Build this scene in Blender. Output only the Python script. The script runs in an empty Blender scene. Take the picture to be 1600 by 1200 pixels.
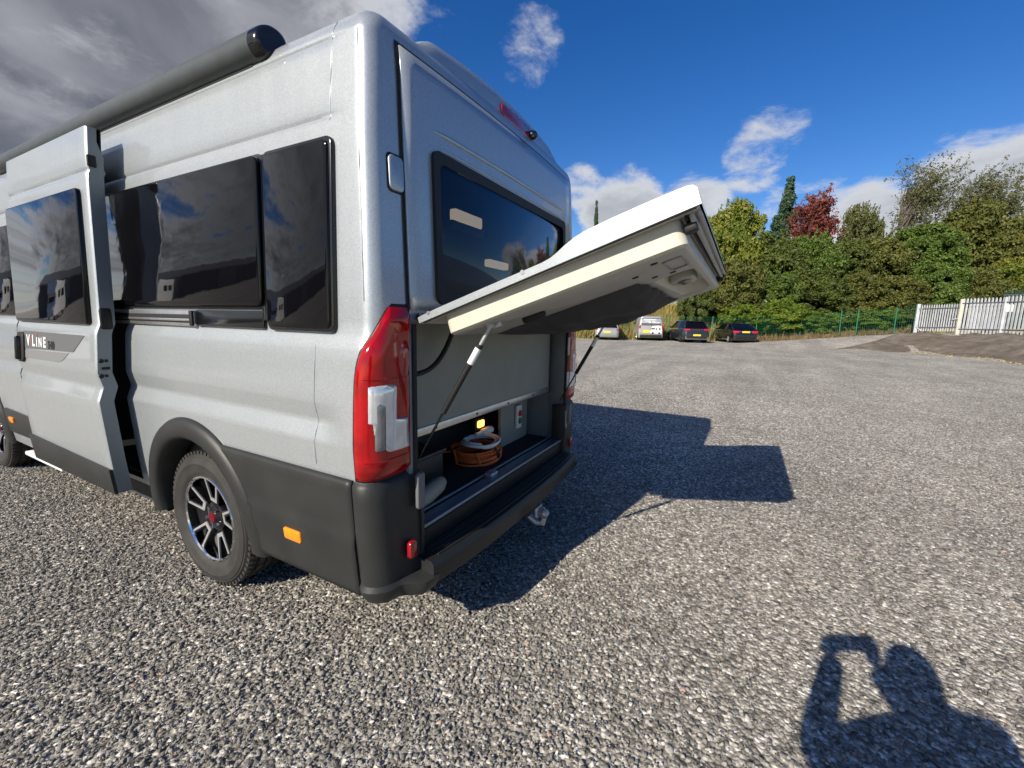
import bpy, bmesh, math, random
import numpy as np
from mathutils import Vector, Matrix

random.seed(7); RNG = np.random.default_rng(7)
SC = bpy.context.scene
COL = SC.collection
R = math.radians
PI = math.pi

# ---------------------------------------------------------------- camera
CAM = Vector((-2.104, -1.110, 1.427)); FPX = 667.9
_y, _p, _r = R(61.829), R(8.643), R(1.155)
FWD = Vector((math.sin(_y)*math.cos(_p), math.cos(_y)*math.cos(_p), -math.sin(_p)))
_rt = Vector((math.cos(_y), -math.sin(_y), 0)); _up = _rt.cross(FWD)
RGT = _rt*math.cos(_r) + _up*math.sin(_r)
UPV = -_rt*math.sin(_r) + _up*math.cos(_r)
cam_d = bpy.data.cameras.new('camera'); cam = bpy.data.objects.new('camera', cam_d); COL.objects.link(cam)
cam_d.sensor_width = 36.0; cam_d.lens = FPX/1600*36.0; cam_d.clip_start = 0.02; cam_d.clip_end = 3000
M = Matrix((RGT, UPV, -FWD)).transposed().to_4x4(); M.translation = CAM; cam.matrix_world = M
SC.camera = cam

def ray(px, py):
    return (FWD*FPX + RGT*(px-800) - UPV*(py-600)).normalized()
def at(px, py, depth):           # a point seen in the photo, at a known depth in metres
    d = FWD*FPX + RGT*(px-800) - UPV*(py-600)
    return CAM + d*(depth/FPX)

# ---------------------------------------------------------------- sky, sun, exposure
SUN = ray(1310, 995)             # direction the sunlight travels
sun_el = math.asin(-SUN.z); sun_az = math.atan2(-SUN.x, -SUN.y)
sd = bpy.data.lights.new('sun', 'SUN'); so = bpy.data.objects.new('sun', sd); COL.objects.link(so)
sd.energy = 5.0; sd.angle = R(0.5); sd.color = (1.0, 0.905, 0.775)
so.rotation_euler = SUN.to_track_quat('-Z', 'Y').to_euler(); so.location = (-30, 6, 20)
SC.view_settings.view_transform = 'Standard'; SC.view_settings.look = 'None'
SC.view_settings.gamma = 1.0; SC.view_settings.use_curve_mapping = False
SC.view_settings.exposure = 0.52
SC.cycles.max_bounces = 6; SC.cycles.use_adaptive_sampling = True; SC.cycles.adaptive_threshold = 0.025; SC.cycles.transparent_max_bounces = 12
SC.cycles.caustics_reflective = False; SC.cycles.caustics_refractive = False

W_ = bpy.data.worlds.new('World'); SC.world = W_; W_.use_nodes = True
def world():
    nt = W_.node_tree; N = nt.nodes; L = nt.links; N.clear()
    out = N.new('ShaderNodeOutputWorld'); bg = N.new('ShaderNodeBackground'); bg.inputs[1].default_value = 0.050
    L.new(bg.outputs[0], out.inputs[0])
    sky = N.new('ShaderNodeTexSky'); sky.sky_type = 'NISHITA'; sky.sun_disc = False
    sky.sun_elevation = sun_el; sky.sun_rotation = sun_az % (2*PI)
    sky.air_density = 1.0; sky.dust_density = 0.25; sky.ozone_density = 3.0
    tc = N.new('ShaderNodeTexCoord')
    def mth(op, a, b=None, c=None):
        n = N.new('ShaderNodeMath'); n.operation = op
        for i, v in enumerate((a, b, c)):
            if v is None: continue
            if isinstance(v, (int, float)): n.inputs[i].default_value = v
            else: L.new(v, n.inputs[i])
        return n.outputs[0]
    def vm(op, a, b):
        n = N.new('ShaderNodeVectorMath'); n.operation = op
        for i, v in enumerate((a, b)):
            if hasattr(v, 'links'): L.new(v, n.inputs[i])
            else: n.inputs[i].default_value = v
        return n
    def smooth(v, a, b):
        n = N.new('ShaderNodeMapRange'); n.interpolation_type = 'SMOOTHSTEP'
        L.new(v, n.inputs[0]); n.inputs[1].default_value = a; n.inputs[2].default_value = b
        return n.outputs[0]
    d = vm('NORMALIZE', tc.outputs['Generated'], (0, 0, 0)).outputs[0]
    sep = N.new('ShaderNodeSeparateXYZ'); L.new(d, sep.inputs[0])
    zz = mth('ADD', mth('MAXIMUM', sep.outputs[2], 0.0), 0.22)
    cmb = N.new('ShaderNodeCombineXYZ')
    L.new(mth('DIVIDE', sep.outputs[0], zz), cmb.inputs[0]); L.new(mth('DIVIDE', sep.outputs[1], zz), cmb.inputs[1])
    cmb.inputs[2].default_value = 3.1
    def noise(vec, scale, detail, rough=0.55, dist=0.0):
        n = N.new('ShaderNodeTexNoise'); n.inputs['Scale'].default_value = scale; n.inputs['Detail'].default_value = detail
        n.inputs['Roughness'].default_value = rough; n.inputs['Distortion'].default_value = dist
        L.new(vec, n.inputs['Vector']); return n.outputs[0]
    n1 = noise(cmb.outputs[0], 1.55, 9, 0.52, 0.35)
    n2 = noise(cmb.outputs[0], 5.5, 10, 0.66, 0.3)
    nn = mth('ADD', mth('MULTIPLY', n1, 0.62), mth('MULTIPLY', n2, 0.38))
    # cloud groups of this sky: (direction, angular radius in degrees, how much)
    blobs = [(ray(60, 60), 26, .44), (ray(330, 20), 16, .36), (ray(560, -20), 9, .26), (ray(-250, 150), 32, .24), (ray(300, -350), 30, .2),
             (ray(824, 72), 5.6, .19), (ray(1204, 216), 5.2, .215), (ray(1180, 262), 5.6, .225), 
             (ray(975, 335), 7.6, .36), (ray(1080, 345), 7.2, .34), (ray(905, 290), 4.5, .30), (ray(1250, 345), 8, .25), (ray(1350, 375), 8, .40), (ray(1510, 285), 6, .32), (ray(1590, 330), 10, .38),
             (Vector((-0.45, 0.85, 0.25)).normalized(), 40, .30), (Vector((-0.8, 0.45, 0.45)).normalized(), 40, .27), (Vector((-0.9, -0.2, 0.4)).normalized(), 30, .12), (Vector((-0.5, -0.8, 0.4)).normalized(), 30, .14), (Vector((0.3, -0.9, 0.3)).normalized(), 28, .14)]
    acc = None
    for c, rad, w in blobs:
        dt = vm('DOT_PRODUCT', d, tuple(c)).outputs['Value']
        s = mth('MULTIPLY', smooth(dt, math.cos(R(rad)), math.cos(R(rad*0.15))), w)
        acc = s if acc is None else mth('MAXIMUM', acc, s)
    dens = mth('ADD', nn, mth('SUBTRACT', acc, 0.20))
    mask = smooth(dens, 0.43, 0.575)
    thick = smooth(dens, 0.50, 0.72)
    n3 = noise(cmb.outputs[0], 2.6, 6, 0.5, 0.4)
    lum = mth('MULTIPLY', smooth(n3, 0.30, 0.68), 1.0)
    mixc = N.new('ShaderNodeMix'); mixc.data_type = 'RGBA'
    dk = smooth(vm('DOT_PRODUCT', d, tuple((ray(60, 40)+ray(-300, 150)).normalized())).outputs['Value'], math.cos(R(52)), math.cos(R(24)))
    gr = []
    for lo, hi in (((6.0, 6.25, 6.8), (2.0, 2.1, 2.45)), ((9.0, 9.1, 9.4), (5.2, 5.25, 5.7))):
        g_ = N.new('ShaderNodeMix'); g_.data_type = 'RGBA'; L.new(dk, g_.inputs[0]); g_.inputs[6].default_value = (*lo, 1); g_.inputs[7].default_value = (*hi, 1); gr.append(g_.outputs[2])
    L.new(lum, mixc.inputs[0]); L.new(gr[0], mixc.inputs[6]); L.new(gr[1], mixc.inputs[7])
    mixw = N.new('ShaderNodeMix'); mixw.data_type = 'RGBA'
    L.new(thick, mixw.inputs[0]); mixw.inputs[6].default_value = (9.6, 9.8, 10.2, 1); L.new(mixc.outputs[2], mixw.inputs[7])
    mx = N.new('ShaderNodeMix'); mx.data_type = 'RGBA'
    hs = N.new('ShaderNodeHueSaturation'); hs.inputs['Hue'].default_value = 0.514; hs.inputs['Saturation'].default_value = 1.36; hs.inputs['Value'].default_value = 1.72; L.new(sky.outputs[0], hs.inputs['Color'])
    L.new(mth('MULTIPLY', mask, 0.95), mx.inputs[0]); L.new(hs.outputs[0], mx.inputs[6]); L.new(mixw.outputs[2], mx.inputs[7])
    L.new(mx.outputs[2], bg.inputs[0])
world()

# ---------------------------------------------------------------- materials
MATS = {}
def mat(name, base=(0.5, 0.5, 0.5), rough=0.5, metal=0.0, coat=0.0, emit=None, estr=0.0, var=0.0, vscale=6.0, bump=0.0, bscale=40.0,
        trans=0.0, grime=None, gscale=3.0, gamt=0.0, spec=0.5, island=0.0, objrand=0.0, bdist=0.01, ior=1.45):
    if name in MATS: return MATS[name]
    m = bpy.data.materials.new(name); m.use_nodes = True; MATS[name] = m
    nt = m.node_tree; N = nt.nodes; L = nt.links; b = N['Principled BSDF']
    b.inputs['Base Color'].default_value = (*base, 1); b.inputs['Roughness'].default_value = rough
    b.inputs['Metallic'].default_value = metal; b.inputs['Coat Weight'].default_value = coat; b.inputs['Coat Roughness'].default_value = 0.04
    b.inputs['Specular IOR Level'].default_value = spec; b.inputs['Transmission Weight'].default_value = trans; b.inputs['IOR'].default_value = ior
    if emit: b.inputs['Emission Color'].default_value = (*emit, 1); b.inputs['Emission Strength'].default_value = estr
    tc = N.new('ShaderNodeTexCoord'); src = tc.outputs['Object']
    col = None
    def noise(scale, detail=5):
        n = N.new('ShaderNodeTexNoise'); n.inputs['Scale'].default_value = scale; n.inputs['Detail'].default_value = detail
        L.new(src, n.inputs['Vector']); return n.outputs[0]
    def ramp(v, a, bb):
        n = N.new('ShaderNodeMapRange'); L.new(v, n.inputs[0]); n.inputs[1].default_value = 0.3; n.inputs[2].default_value = 0.7
        n.inputs[3].default_value = a; n.inputs[4].default_value = bb; return n.outputs[0]
    def hsvmul(colsock, v):
        n = N.new('ShaderNodeMix'); n.data_type = 'RGBA'; n.blend_type = 'MULTIPLY'; n.inputs[0].default_value = 1
        if colsock is None: n.inputs[6].default_value = (*base, 1)
        else: L.new(colsock, n.inputs[6])
        c = N.new('ShaderNodeCombineColor'); [L.new(v, c.inputs[i]) for i in range(3)]
        L.new(c.outputs[0], n.inputs[7]); return n.outputs[2]
    if var: col = hsvmul(col, ramp(noise(vscale), 1-var, 1+var))
    if island:
        g = N.new('ShaderNodeNewGeometry'); mr = N.new('ShaderNodeMapRange'); L.new(g.outputs['Random Per Island'], mr.inputs[0])
        mr.inputs[3].default_value = 1-island; mr.inputs[4].default_value = 1+island; col = hsvmul(col, mr.outputs[0])
    if objrand:
        g = N.new('ShaderNodeObjectInfo'); mr = N.new('ShaderNodeMapRange'); L.new(g.outputs['Random'], mr.inputs[0])
        mr.inputs[3].default_value = 1-objrand; mr.inputs[4].default_value = 1+objrand; col = hsvmul(col, mr.outputs[0])
    if grime:
        n = N.new('ShaderNodeMix'); n.data_type = 'RGBA'
        v = ramp(noise(gscale, 8), 0, gamt); L.new(v, n.inputs[0])
        if col is None: n.inputs[6].default_value = (*base, 1)
        else: L.new(col, n.inputs[6])
        n.inputs[7].default_value = (*grime, 1); col = n.outputs[2]
    if col is not None: L.new(col, b.inputs['Base Color'])
    if bump:
        bn = N.new('ShaderNodeBump'); bn.inputs['Strength'].default_value = bump; bn.inputs['Distance'].default_value = bdist
        L.new(noise(bscale, 3), bn.inputs['Height']); L.new(bn.outputs[0], b.inputs['Normal'])
    return m

def paint_mat(name, base, flake=0.13, metal=0.48, rough=0.38):
    m = mat(name, base, rough, metal=metal, coat=0.6)
    nt = m.node_tree; N = nt.nodes; L = nt.links; b = N['Principled BSDF']
    tc = N.new('ShaderNodeTexCoord')
    v = N.new('ShaderNodeTexVoronoi'); v.inputs['Scale'].default_value = 300; L.new(tc.outputs['Object'], v.inputs['Vector'])
    sx = N.new('ShaderNodeSeparateColor'); L.new(v.outputs['Color'], sx.inputs[0])
    n = N.new('ShaderNodeTexNoise'); n.inputs['Scale'].default_value = 2.2; n.inputs['Detail'].default_value = 8; L.new(tc.outputs['Object'], n.inputs['Vector'])
    ad = N.new('ShaderNodeMath'); ad.operation = 'MULTIPLY_ADD'; L.new(n.outputs[0], ad.inputs[0]); ad.inputs[1].default_value = 0.12; L.new(sx.outputs[0], ad.inputs[2])
    mr = N.new('ShaderNodeMapRange'); L.new(ad.outputs[0], mr.inputs[0]); mr.inputs[1].default_value = 0; mr.inputs[2].default_value = 1.12
    mr.inputs[3].default_value = 1-flake; mr.inputs[4].default_value = 1+flake
    mx = N.new('ShaderNodeVectorMath'); mx.operation = 'SCALE'; mx.inputs[0].default_value = base; L.new(mr.outputs[0], mx.inputs['Scale'])
    # road film and rain streaks, stretched down the panels
    mp = N.new('ShaderNodeMapping'); mp.inputs['Scale'].default_value = (9, 9, 0.9); L.new(tc.outputs['Object'], mp.inputs[0])
    n2 = N.new('ShaderNodeTexNoise'); n2.inputs['Scale'].default_value = 1.6; n2.inputs['Detail'].default_value = 9; L.new(mp.outputs[0], n2.inputs['Vector'])
    m2 = N.new('ShaderNodeMapRange'); L.new(n2.outputs[0], m2.inputs[0]); m2.inputs[1].default_value = 0.50; m2.inputs[2].default_value = 0.80; m2.inputs[3].default_value = 0.0; m2.inputs[4].default_value = 0.06
    mg = N.new('ShaderNodeMix'); mg.data_type = 'RGBA'; L.new(m2.outputs[0], mg.inputs[0]); L.new(mx.outputs[0], mg.inputs[6]); mg.inputs[7].default_value = (0.30, 0.29, 0.26, 1)
    L.new(mg.outputs[2], b.inputs['Base Color'])
    m3 = N.new('ShaderNodeMapRange'); L.new(n2.outputs[0], m3.inputs[0]); m3.inputs[1].default_value = 0.4; m3.inputs[2].default_value = 0.8; m3.inputs[3].default_value = rough-0.015; m3.inputs[4].default_value = rough+0.035; L.new(m3.outputs[0], b.inputs['Roughness'])
    return m

SILVER = paint_mat('silver metallic paint', (0.388, 0.422, 0.442), flake=0.13)
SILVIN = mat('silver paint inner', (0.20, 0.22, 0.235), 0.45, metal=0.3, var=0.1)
PLASTIC = mat('dark grey plastic', (0.019, 0.0205, 0.021), 0.46, bump=0.25, bscale=420, bdist=0.002, grime=(0.045, 0.046, 0.043), gscale=5, gamt=0.35, spec=0.4)
BLACK = mat('black rubber', (0.008, 0.008, 0.009), 0.6)
BLACKG = mat('black gloss', (0.006, 0.006, 0.007), 0.18, coat=0.3)
GLASSK = mat('black acrylic window', (0.003, 0.003, 0.004), 0.04, bump=0.11, bscale=3.4, bdist=0.02, spec=0.36)
AWN = mat('anthracite aluminium', (0.065, 0.075, 0.078), 0.42, metal=0.25, var=0.1, vscale=12)
ALU = mat('brushed aluminium', (0.55, 0.56, 0.57), 0.32, metal=0.9, var=0.08, vscale=30)
CHROME = mat('chrome', (0.75, 0.76, 0.78), 0.08, metal=1.0)
GREYB = mat('grey board', (0.24, 0.25, 0.225), 0.7, var=0.06)
DARKB = mat('dark carpet', (0.018, 0.018, 0.02), 0.9, bump=0.3, bscale=300)
CREAM = mat('cream moulding', (0.50, 0.485, 0.405), 0.5, var=0.05)
GREYM = mat('pale grey moulding', (0.38, 0.38, 0.355), 0.5, var=0.06)
FABRIC = mat('dark fabric', (0.035, 0.034, 0.038), 0.85, bump=0.3, bscale=500, bdist=0.002)
ORANGE = mat('orange cable', (0.62, 0.13, 0.02), 0.45)
WHITE = mat('white plastic', (0.72, 0.72, 0.72), 0.4)
AMBER = mat('amber lens', (0.85, 0.27, 0.01), 0.15, coat=0.5, emit=(1, 0.25, 0.0), estr=0.0, bump=0.5, bscale=160, bdist=0.004)
RUBBER = mat('tyre rubber', (0.020, 0.020, 0.020), 0.7, grime=(0.055, 0.052, 0.046), gscale=9, gamt=0.5, bump=0.2, bscale=200, bdist=0.002)
REDL = mat('red lens', (0.30, 0.002, 0.004), 0.10, coat=0.5, bump=0.12, bscale=60, bdist=0.004, var=0.3, vscale=14, spec=0.35)
REDD = mat('dark red lens', (0.28, 0.006, 0.012), 0.12, coat=0.8)
CLEAR = mat('clear reflector', (0.62, 0.65, 0.68), 0.10, metal=0.45, coat=0.8, var=0.12, vscale=22)
DECAL = mat('grey decal', (0.10, 0.105, 0.11), 0.5)
DECAL2 = mat('mid grey decal', (0.17, 0.175, 0.18), 0.5)
STEEL = mat('galvanised steel', (0.42, 0.44, 0.46), 0.45, metal=0.6, var=0.15, vscale=8)

def glass_tint(name, tint, mixv=0.0):
    m = bpy.data.materials.new(name); m.use_nodes = True; nt = m.node_tree; N = nt.nodes; L = nt.links; N.clear()
    o = N.new('ShaderNodeOutputMaterial'); t = N.new('ShaderNodeBsdfTransparent'); t.inputs[0].default_value = (*tint, 1)
    g = N.new('ShaderNodeBsdfGlossy'); g.inputs['Roughness'].default_value = 0.03; g.inputs[0].default_value = (0.95, 0.95, 0.95, 1)
    lw = N.new('ShaderNodeLayerWeight'); lw.inputs[0].default_value = 0.5; pw = N.new('ShaderNodeMath'); pw.operation = 'POWER'; L.new(lw.outputs['Facing'], pw.inputs[0]); pw.inputs[1].default_value = 4.5
    f = N.new('ShaderNodeMath'); f.operation = 'MULTIPLY_ADD'; L.new(pw.outputs[0], f.inputs[0]); f.inputs[1].default_value = 0.93; f.inputs[2].default_value = 0.035
    x = N.new('ShaderNodeMixShader'); L.new(f.outputs[0], x.inputs[0]); L.new(t.outputs[0], x.inputs[1]); L.new(g.outputs[0], x.inputs[2])
    L.new(x.outputs[0], o.inputs[0]); return m
TINT = glass_tint('tinted acrylic', (0.46, 0.47, 0.50))

# ---------------------------------------------------------------- mesh helpers
def link(o, parent=None):
    COL.objects.link(o)
    if parent is not None: o.parent = parent
    return o
def O(name, V, F, m, parent=None, smooth=None, thick=None, mats=None, fm=None):
    me = bpy.data.meshes.new(name); me.from_pydata([tuple(v) for v in V], [], [tuple(f) for f in F]); me.update()
    for x in (mats or [m]): me.materials.append(x)
    if fm is not None: me.polygons.foreach_set('material_index', fm)
    if smooth:
        me.polygons.foreach_set('use_smooth', [True]*len(me.polygons)); me.set_sharp_from_angle(angle=R(smooth))
    o = bpy.data.objects.new(name, me); link(o, parent)
    if thick:
        md = o.modifiers.new('thickness', 'SOLIDIFY'); md.thickness = abs(thick); md.offset = -1 if thick > 0 else 1
    return o
def empty(name, loc=(0, 0, 0), rz=0.0):
    o = bpy.data.objects.new(name, None); o.location = loc; o.rotation_euler = (0, 0, rz); o.empty_display_size = 0.2; link(o); return o
def tag(o, label, cat, group=None):
    o['label'] = label; o['category'] = cat
    if group: o['group'] = group
    return o
def kind(o, k): o['kind'] = k; return o
class MB:
    def __init__(s): s.V = []; s.F = []
    def add(s, V, F):
        n = len(s.V); s.V += [tuple(v) for v in V]; s.F += [tuple(i+n for i in f) for f in F]; return s
    def box(s, c, d, bev=0.0, rot=None):
        bm = bmesh.new(); bmesh.ops.create_cube(bm, size=1.0)
        for v in bm.verts: v.co = Vector((v.co.x*d[0], v.co.y*d[1], v.co.z*d[2]))
        if bev: bmesh.ops.bevel(bm, geom=bm.edges[:]+bm.verts[:], offset=bev, segments=2, affect='EDGES', profile=0.5)
        bm.verts.index_update()
        mm = rot if rot is not None else Matrix.Identity(3)
        V = [mm @ v.co + Vector(c) for v in bm.verts]; F = [[v.index for v in f.verts] for f in bm.faces]; bm.free()
        return s.add(V, F)
    def tube(s, P, r, n=8, closed=False):
        P = [Vector(p) for p in P]; rr = r if isinstance(r, (list, tuple)) else [r]*len(P); k = len(P); V = []; F = []
        up = Vector((0, 0, 1)); prev = None
        for i, p in enumerate(P):
            a = P[(i-1) % k] if (closed or i > 0) else P[i]; b = P[(i+1) % k] if (closed or i < k-1) else P[i]
            t = (b-a).normalized() if (b-a).length > 1e-9 else Vector((0, 0, 1))
            if prev is None:
                ref = up if abs(t.z) < 0.9 else Vector((1, 0, 0)); u = t.cross(ref).normalized()
            else:
                u = (prev - t*prev.dot(t)).normalized()
            prev = u; w = t.cross(u)
            for j in range(n):
                an = 2*PI*j/n; V.append(p + (u*math.cos(an)+w*math.sin(an))*rr[i])
        m = k if closed else k-1
        for i in range(m):
            i2 = (i+1) % k
            for j in range(n): F.append((i*n+j, i*n+(j+1) % n, i2*n+(j+1) % n, i2*n+j))
        if not closed: F.append(tuple(range(n-1, -1, -1))); F.append(tuple(range((k-1)*n, k*n)))
        return s.add(V, F)
    def lathe(s, prof, axis_o, ax, e1, e2, n=48, a0=0, a1=2*PI):
        V = []; F = []; k = len(prof); full = abs(a1-a0-2*PI) < 1e-6; m = n if full else n+1
        for i in range(m):
            a = a0+(a1-a0)*i/n; d = e1*math.cos(a)+e2*math.sin(a)
            for (r_, h) in prof: V.append(axis_o + d*r_ + ax*h)
        for i in range(n):
            i2 = (i+1) % m
            for j in range(k-1): F.append((i*k+j, i2*k+j, i2*k+j+1, i*k+j+1))
        return s.add(V, F)
    def build(s, name, m, parent=None, smooth=None): return O(name, s.V, s.F, m, parent, smooth)

def rrect(a0, a1, b0, b1, r, n=5):
    out = []
    for cx, cy, s in ((a1-r, b1-r, 0), (a0+r, b1-r, 1), (a0+r, b0+r, 2), (a1-r, b0+r, 3)):
        for i in range(n+1):
            t = PI/2*(s+i/n); out.append((cx+r*math.cos(t), cy+r*math.sin(t)))
    return out
def inset(poly, d):
    n = len(poly); out = []
    for i in range(n):
        a = Vector(poly[i-1]); b = Vector(poly[i]); c = Vector(poly[(i+1) % n])
        t = (c-a); t = t.normalized() if t.length > 1e-9 else Vector((1, 0))
        out.append((b.x - t.y*d, b.y + t.x*d))
    return out
def prism(poly, fmap, h, bev=0.004):
    """poly: CCW outline; fmap(a,b,h)->xyz; a slab h thick with a bevelled front edge"""
    n = len(poly); ins = inset(poly, bev)
    V = [fmap(a, b, 0) for a, b in poly]+[fmap(a, b, h-bev) for a, b in poly]+[fmap(a, b, h-bev*0.3) for a, b in inset(poly, bev*0.35)]+[fmap(a, b, h) for a, b in ins]
    F = []
    for k in range(3):
        for i in range(n): F.append((k*n+i, k*n+(i+1) % n, (k+1)*n+(i+1) % n, (k+1)*n+i))
    F.append(tuple(range(3*n, 4*n))); F.append(tuple(range(n-1, -1, -1)))
    return V, F
def grid(nu, nv, f, mask=None):
    V = [f(i, j) for i in range(nu) for j in range(nv)]; F = []
    for i in range(nu-1):
        for j in range(nv-1):
            if mask is None or mask(i, j): F.append((i*nv+j, (i+1)*nv+j, (i+1)*nv+j+1, i*nv+j+1))
    return V, F
def prune(V, F):
    used = sorted({i for f in F for i in f}); mp = {o: k for k, o in enumerate(used)}
    return [V[i] for i in used], [tuple(mp[i] for i in f) for f in F]
def interp(x, xs, ys): return float(np.interp(x, xs, ys))
def sstep(a, b, x):
    t = min(1, max(0, (x-a)/(b-a))); return t*t*(3-2*t)

# ================================================================ ground
FH = Vector((math.sin(_y), math.cos(_y), 0)); RH = Vector((math.cos(_y), -math.sin(_y), 0))
C0 = Vector((CAM.x, CAM.y, 0))
def ld(x, y):
    v = Vector((x, y, 0))-C0; return v.dot(RH), v.dot(FH)
def xy(l, d):
    p = C0 + RH*l + FH*d; return p.x, p.y
def hgt(x, y):                       # the yard is flat and climbs to the palisade fence
    l, d = ld(x, y)
    if d < 8: return 0.0
    s = l/d
    H = interp(s, [0.50, 0.62, 0.75, 0.93, 1.2, 2], [0, 0.22, 0.55, 1.0, 1.05, 1.0])
    d0 = interp(s, [0.5, 0.7, 0.93, 1.2, 2], [26, 25, 24, 17.5, 12]); d1 = interp(s, [0.5, 0.7, 0.93, 1.2, 2], [33, 32, 28, 23.0, 17])
    return H*sstep(d0, d1, d)
def gravel_mat():
    m = bpy.data.materials.new('gravel'); m.use_nodes = True; nt = m.node_tree; N = nt.nodes; L = nt.links; b = N['Principled BSDF']
    b.inputs['Roughness'].default_value = 0.85; b.inputs['Specular IOR Level'].default_value = 0.3
    tc = N.new('ShaderNodeTexCoord')
    nz = N.new('ShaderNodeTexNoise'); nz.inputs['Scale'].default_value = 60; L.new(tc.outputs['Object'], nz.inputs['Vector'])
    wp = N.new('ShaderNodeVectorMath'); wp.operation = 'MULTIPLY_ADD'; L.new(nz.outputs['Color'], wp.inputs[0]); wp.inputs[1].default_value = (.012, .012, 0); L.new(tc.outputs['Object'], wp.inputs[2])
    def vor(scale, feat='F1'):
        v = N.new('ShaderNodeTexVoronoi'); v.feature = feat; v.inputs['Scale'].default_value = scale; L.new(wp.outputs[0], v.inputs['Vector']); return v
    v1 = vor(58); v2 = vor(20)
    sc = N.new('ShaderNodeSeparateColor'); L.new(v1.outputs['Color'], sc.inputs[0])
    cr = N.new('ShaderNodeValToRGB'); L.new(sc.outputs[0], cr.inputs[0]); e = cr.color_ramp.elements
    e[0].position = 0.0; e[0].color = (0.14, 0.131, 0.114, 1); e[1].position = 1.0; e[1].color = (0.82, 0.79, 0.72, 1)
    x = e.new(0.45); x.color = (0.37, 0.345, 0.292, 1); x = e.new(0.85); x.color = (0.56, 0.525, 0.455, 1)
    # dark joints between stones
    dj = N.new('ShaderNodeMapRange'); L.new(v1.outputs['Distance'], dj.inputs[0]); dj.inputs[1].default_value = 0.25; dj.inputs[2].default_value = 0.75; dj.inputs[3].default_value = 1.0; dj.inputs[4].default_value = 0.50
    # broad patches, tracks and damp spots
    def noise(scale, detail=6, dist=0.0, stretch=None):
        n = N.new('ShaderNodeTexNoise'); n.inputs['Scale'].default_value = scale; n.inputs['Detail'].default_value = detail; n.inputs['Distortion'].default_value = dist
        if stretch:
            mp = N.new('ShaderNodeMapping'); mp.inputs['Rotation'].default_value = (0, 0, stretch[0]); mp.inputs['Scale'].default_value = stretch[1]; L.new(tc.outputs['Object'], mp.inputs[0]); L.new(mp.outputs[0], n.inputs['Vector'])
        else: L.new(tc.outputs['Object'], n.inputs['Vector'])
        return n.outputs[0]
    def mr(v, a, bb, c, dd):
        n = N.new('ShaderNodeMapRange'); L.new(v, n.inputs[0]); n.inputs[1].default_value = a; n.inputs[2].default_value = bb; n.inputs[3].default_value = c; n.inputs[4].default_value = dd; return n.outputs[0]
    def mul(a, bb):
        n = N.new('ShaderNodeMath'); n.operation = 'MULTIPLY'; L.new(a, n.inputs[0]); L.new(bb, n.inputs[1]); return n.outputs[0]
    p = mul(mr(noise(0.45, 8, 0.5), 0.3, 0.7, 0.94, 1.30), mr(noise(2.4, 8), 0.3, 0.7, 0.86, 1.1))
    p = mul(p, mr(noise(0.30, 6, 0.6, (R(-20), (0.5, 4.0, 1))), 0.35, 0.62, 0.84, 1.06))
    p = mul(p, mr(noise(9, 4), 0.58, 0.70, 1.0, 0.72))
    p = mul(p, mr(noise(24, 2), 0.35, 0.65, 0.70, 1.34)); p = mul(p, mr(noise(6.5, 3), 0.35, 0.65, 0.90, 1.12)); p = mul(p, dj.outputs[0])
    mx = N.new('ShaderNodeVectorMath'); mx.operation = 'SCALE'; L.new(cr.outputs[0], mx.inputs[0]); L.new(p, mx.inputs['Scale'])
    L.new(mx.outputs[0], b.inputs['Base Color'])
    bn = N.new('ShaderNodeBump'); bn.invert = True; bn.inputs['Strength'].default_value = 0.7; bn.inputs['Distance'].default_value = 0.012
    L.new(v1.outputs['Distance'], bn.inputs['Height']); L.new(bn.outputs[0], b.inputs['Normal'])
    return m
GRAVEL = gravel_mat()
def ground():
    ls = sorted(set(list(np.linspace(-60, 60, 81)) + [-1500, -700, -300, -130, 130, 300, 700, 1500]))
    ds = sorted(set(list(np.linspace(-20, 60, 81)) + [-1500, -500, -150, -60, 110, 250, 700, 1500]))
    def f(i, j):
        x, y = xy(ls[i], ds[j]); return (x, y, hgt(x, y))
    V, F = grid(len(ls), len(ds), f)
    F = [tuple(reversed(q)) for q in F]
    o = O('ground', V, F, GRAVEL, None, 180); kind(o, 'structure')
ground()

def earth_mound():
    ss = np.linspace(0.72, 1.75, 60); k = 16
    def f(i, j):
        sv = ss[i]; d0 = interp(sv, [0.5, 0.7, 0.93, 1.2, 2], [26, 25, 24, 17.5, 12])-0.2; d1 = interp(sv, [0.5, 0.7, 0.93, 1.2, 2], [36, 34, 29.5, 26, 20])
        wd = sstep(0.72, 0.98, sv)*(0.8+0.2*math.sin(sv*23)); d0 += 1.2*(1-wd)+0.35*math.sin(sv*41); d1 = d0+(d1-d0)*wd
        d = d0+(d1-d0)*j/(k-1); x, y = xy(sv*d, d); e = min(1, j*0.5, (k-1-j)*0.5)*wd
        return Vector((x, y, hgt(x, y)+(0.05 if 0 < j < k-1 else -0.03)*min(1, wd*4)+e*0.12*(math.sin(x*1.9+y)*math.sin(y*1.3-x*0.6)+0.6*math.sin(x*4.3)*math.sin(y*3.7+1))**2))
    V, F = grid(len(ss), k, f)
    o = O('earth_mound', V, [tuple(reversed(q)) for q in F], mat('rough earth', (0.17, 0.15, 0.12), 0.95, var=0.45, vscale=2.2, grime=(0.085, 0.06, 0.04), gscale=0.5, gamt=0.8, bump=0.9, bscale=14, bdist=0.06), None, 60); kind(o, 'structure')
earth_mound()
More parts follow.
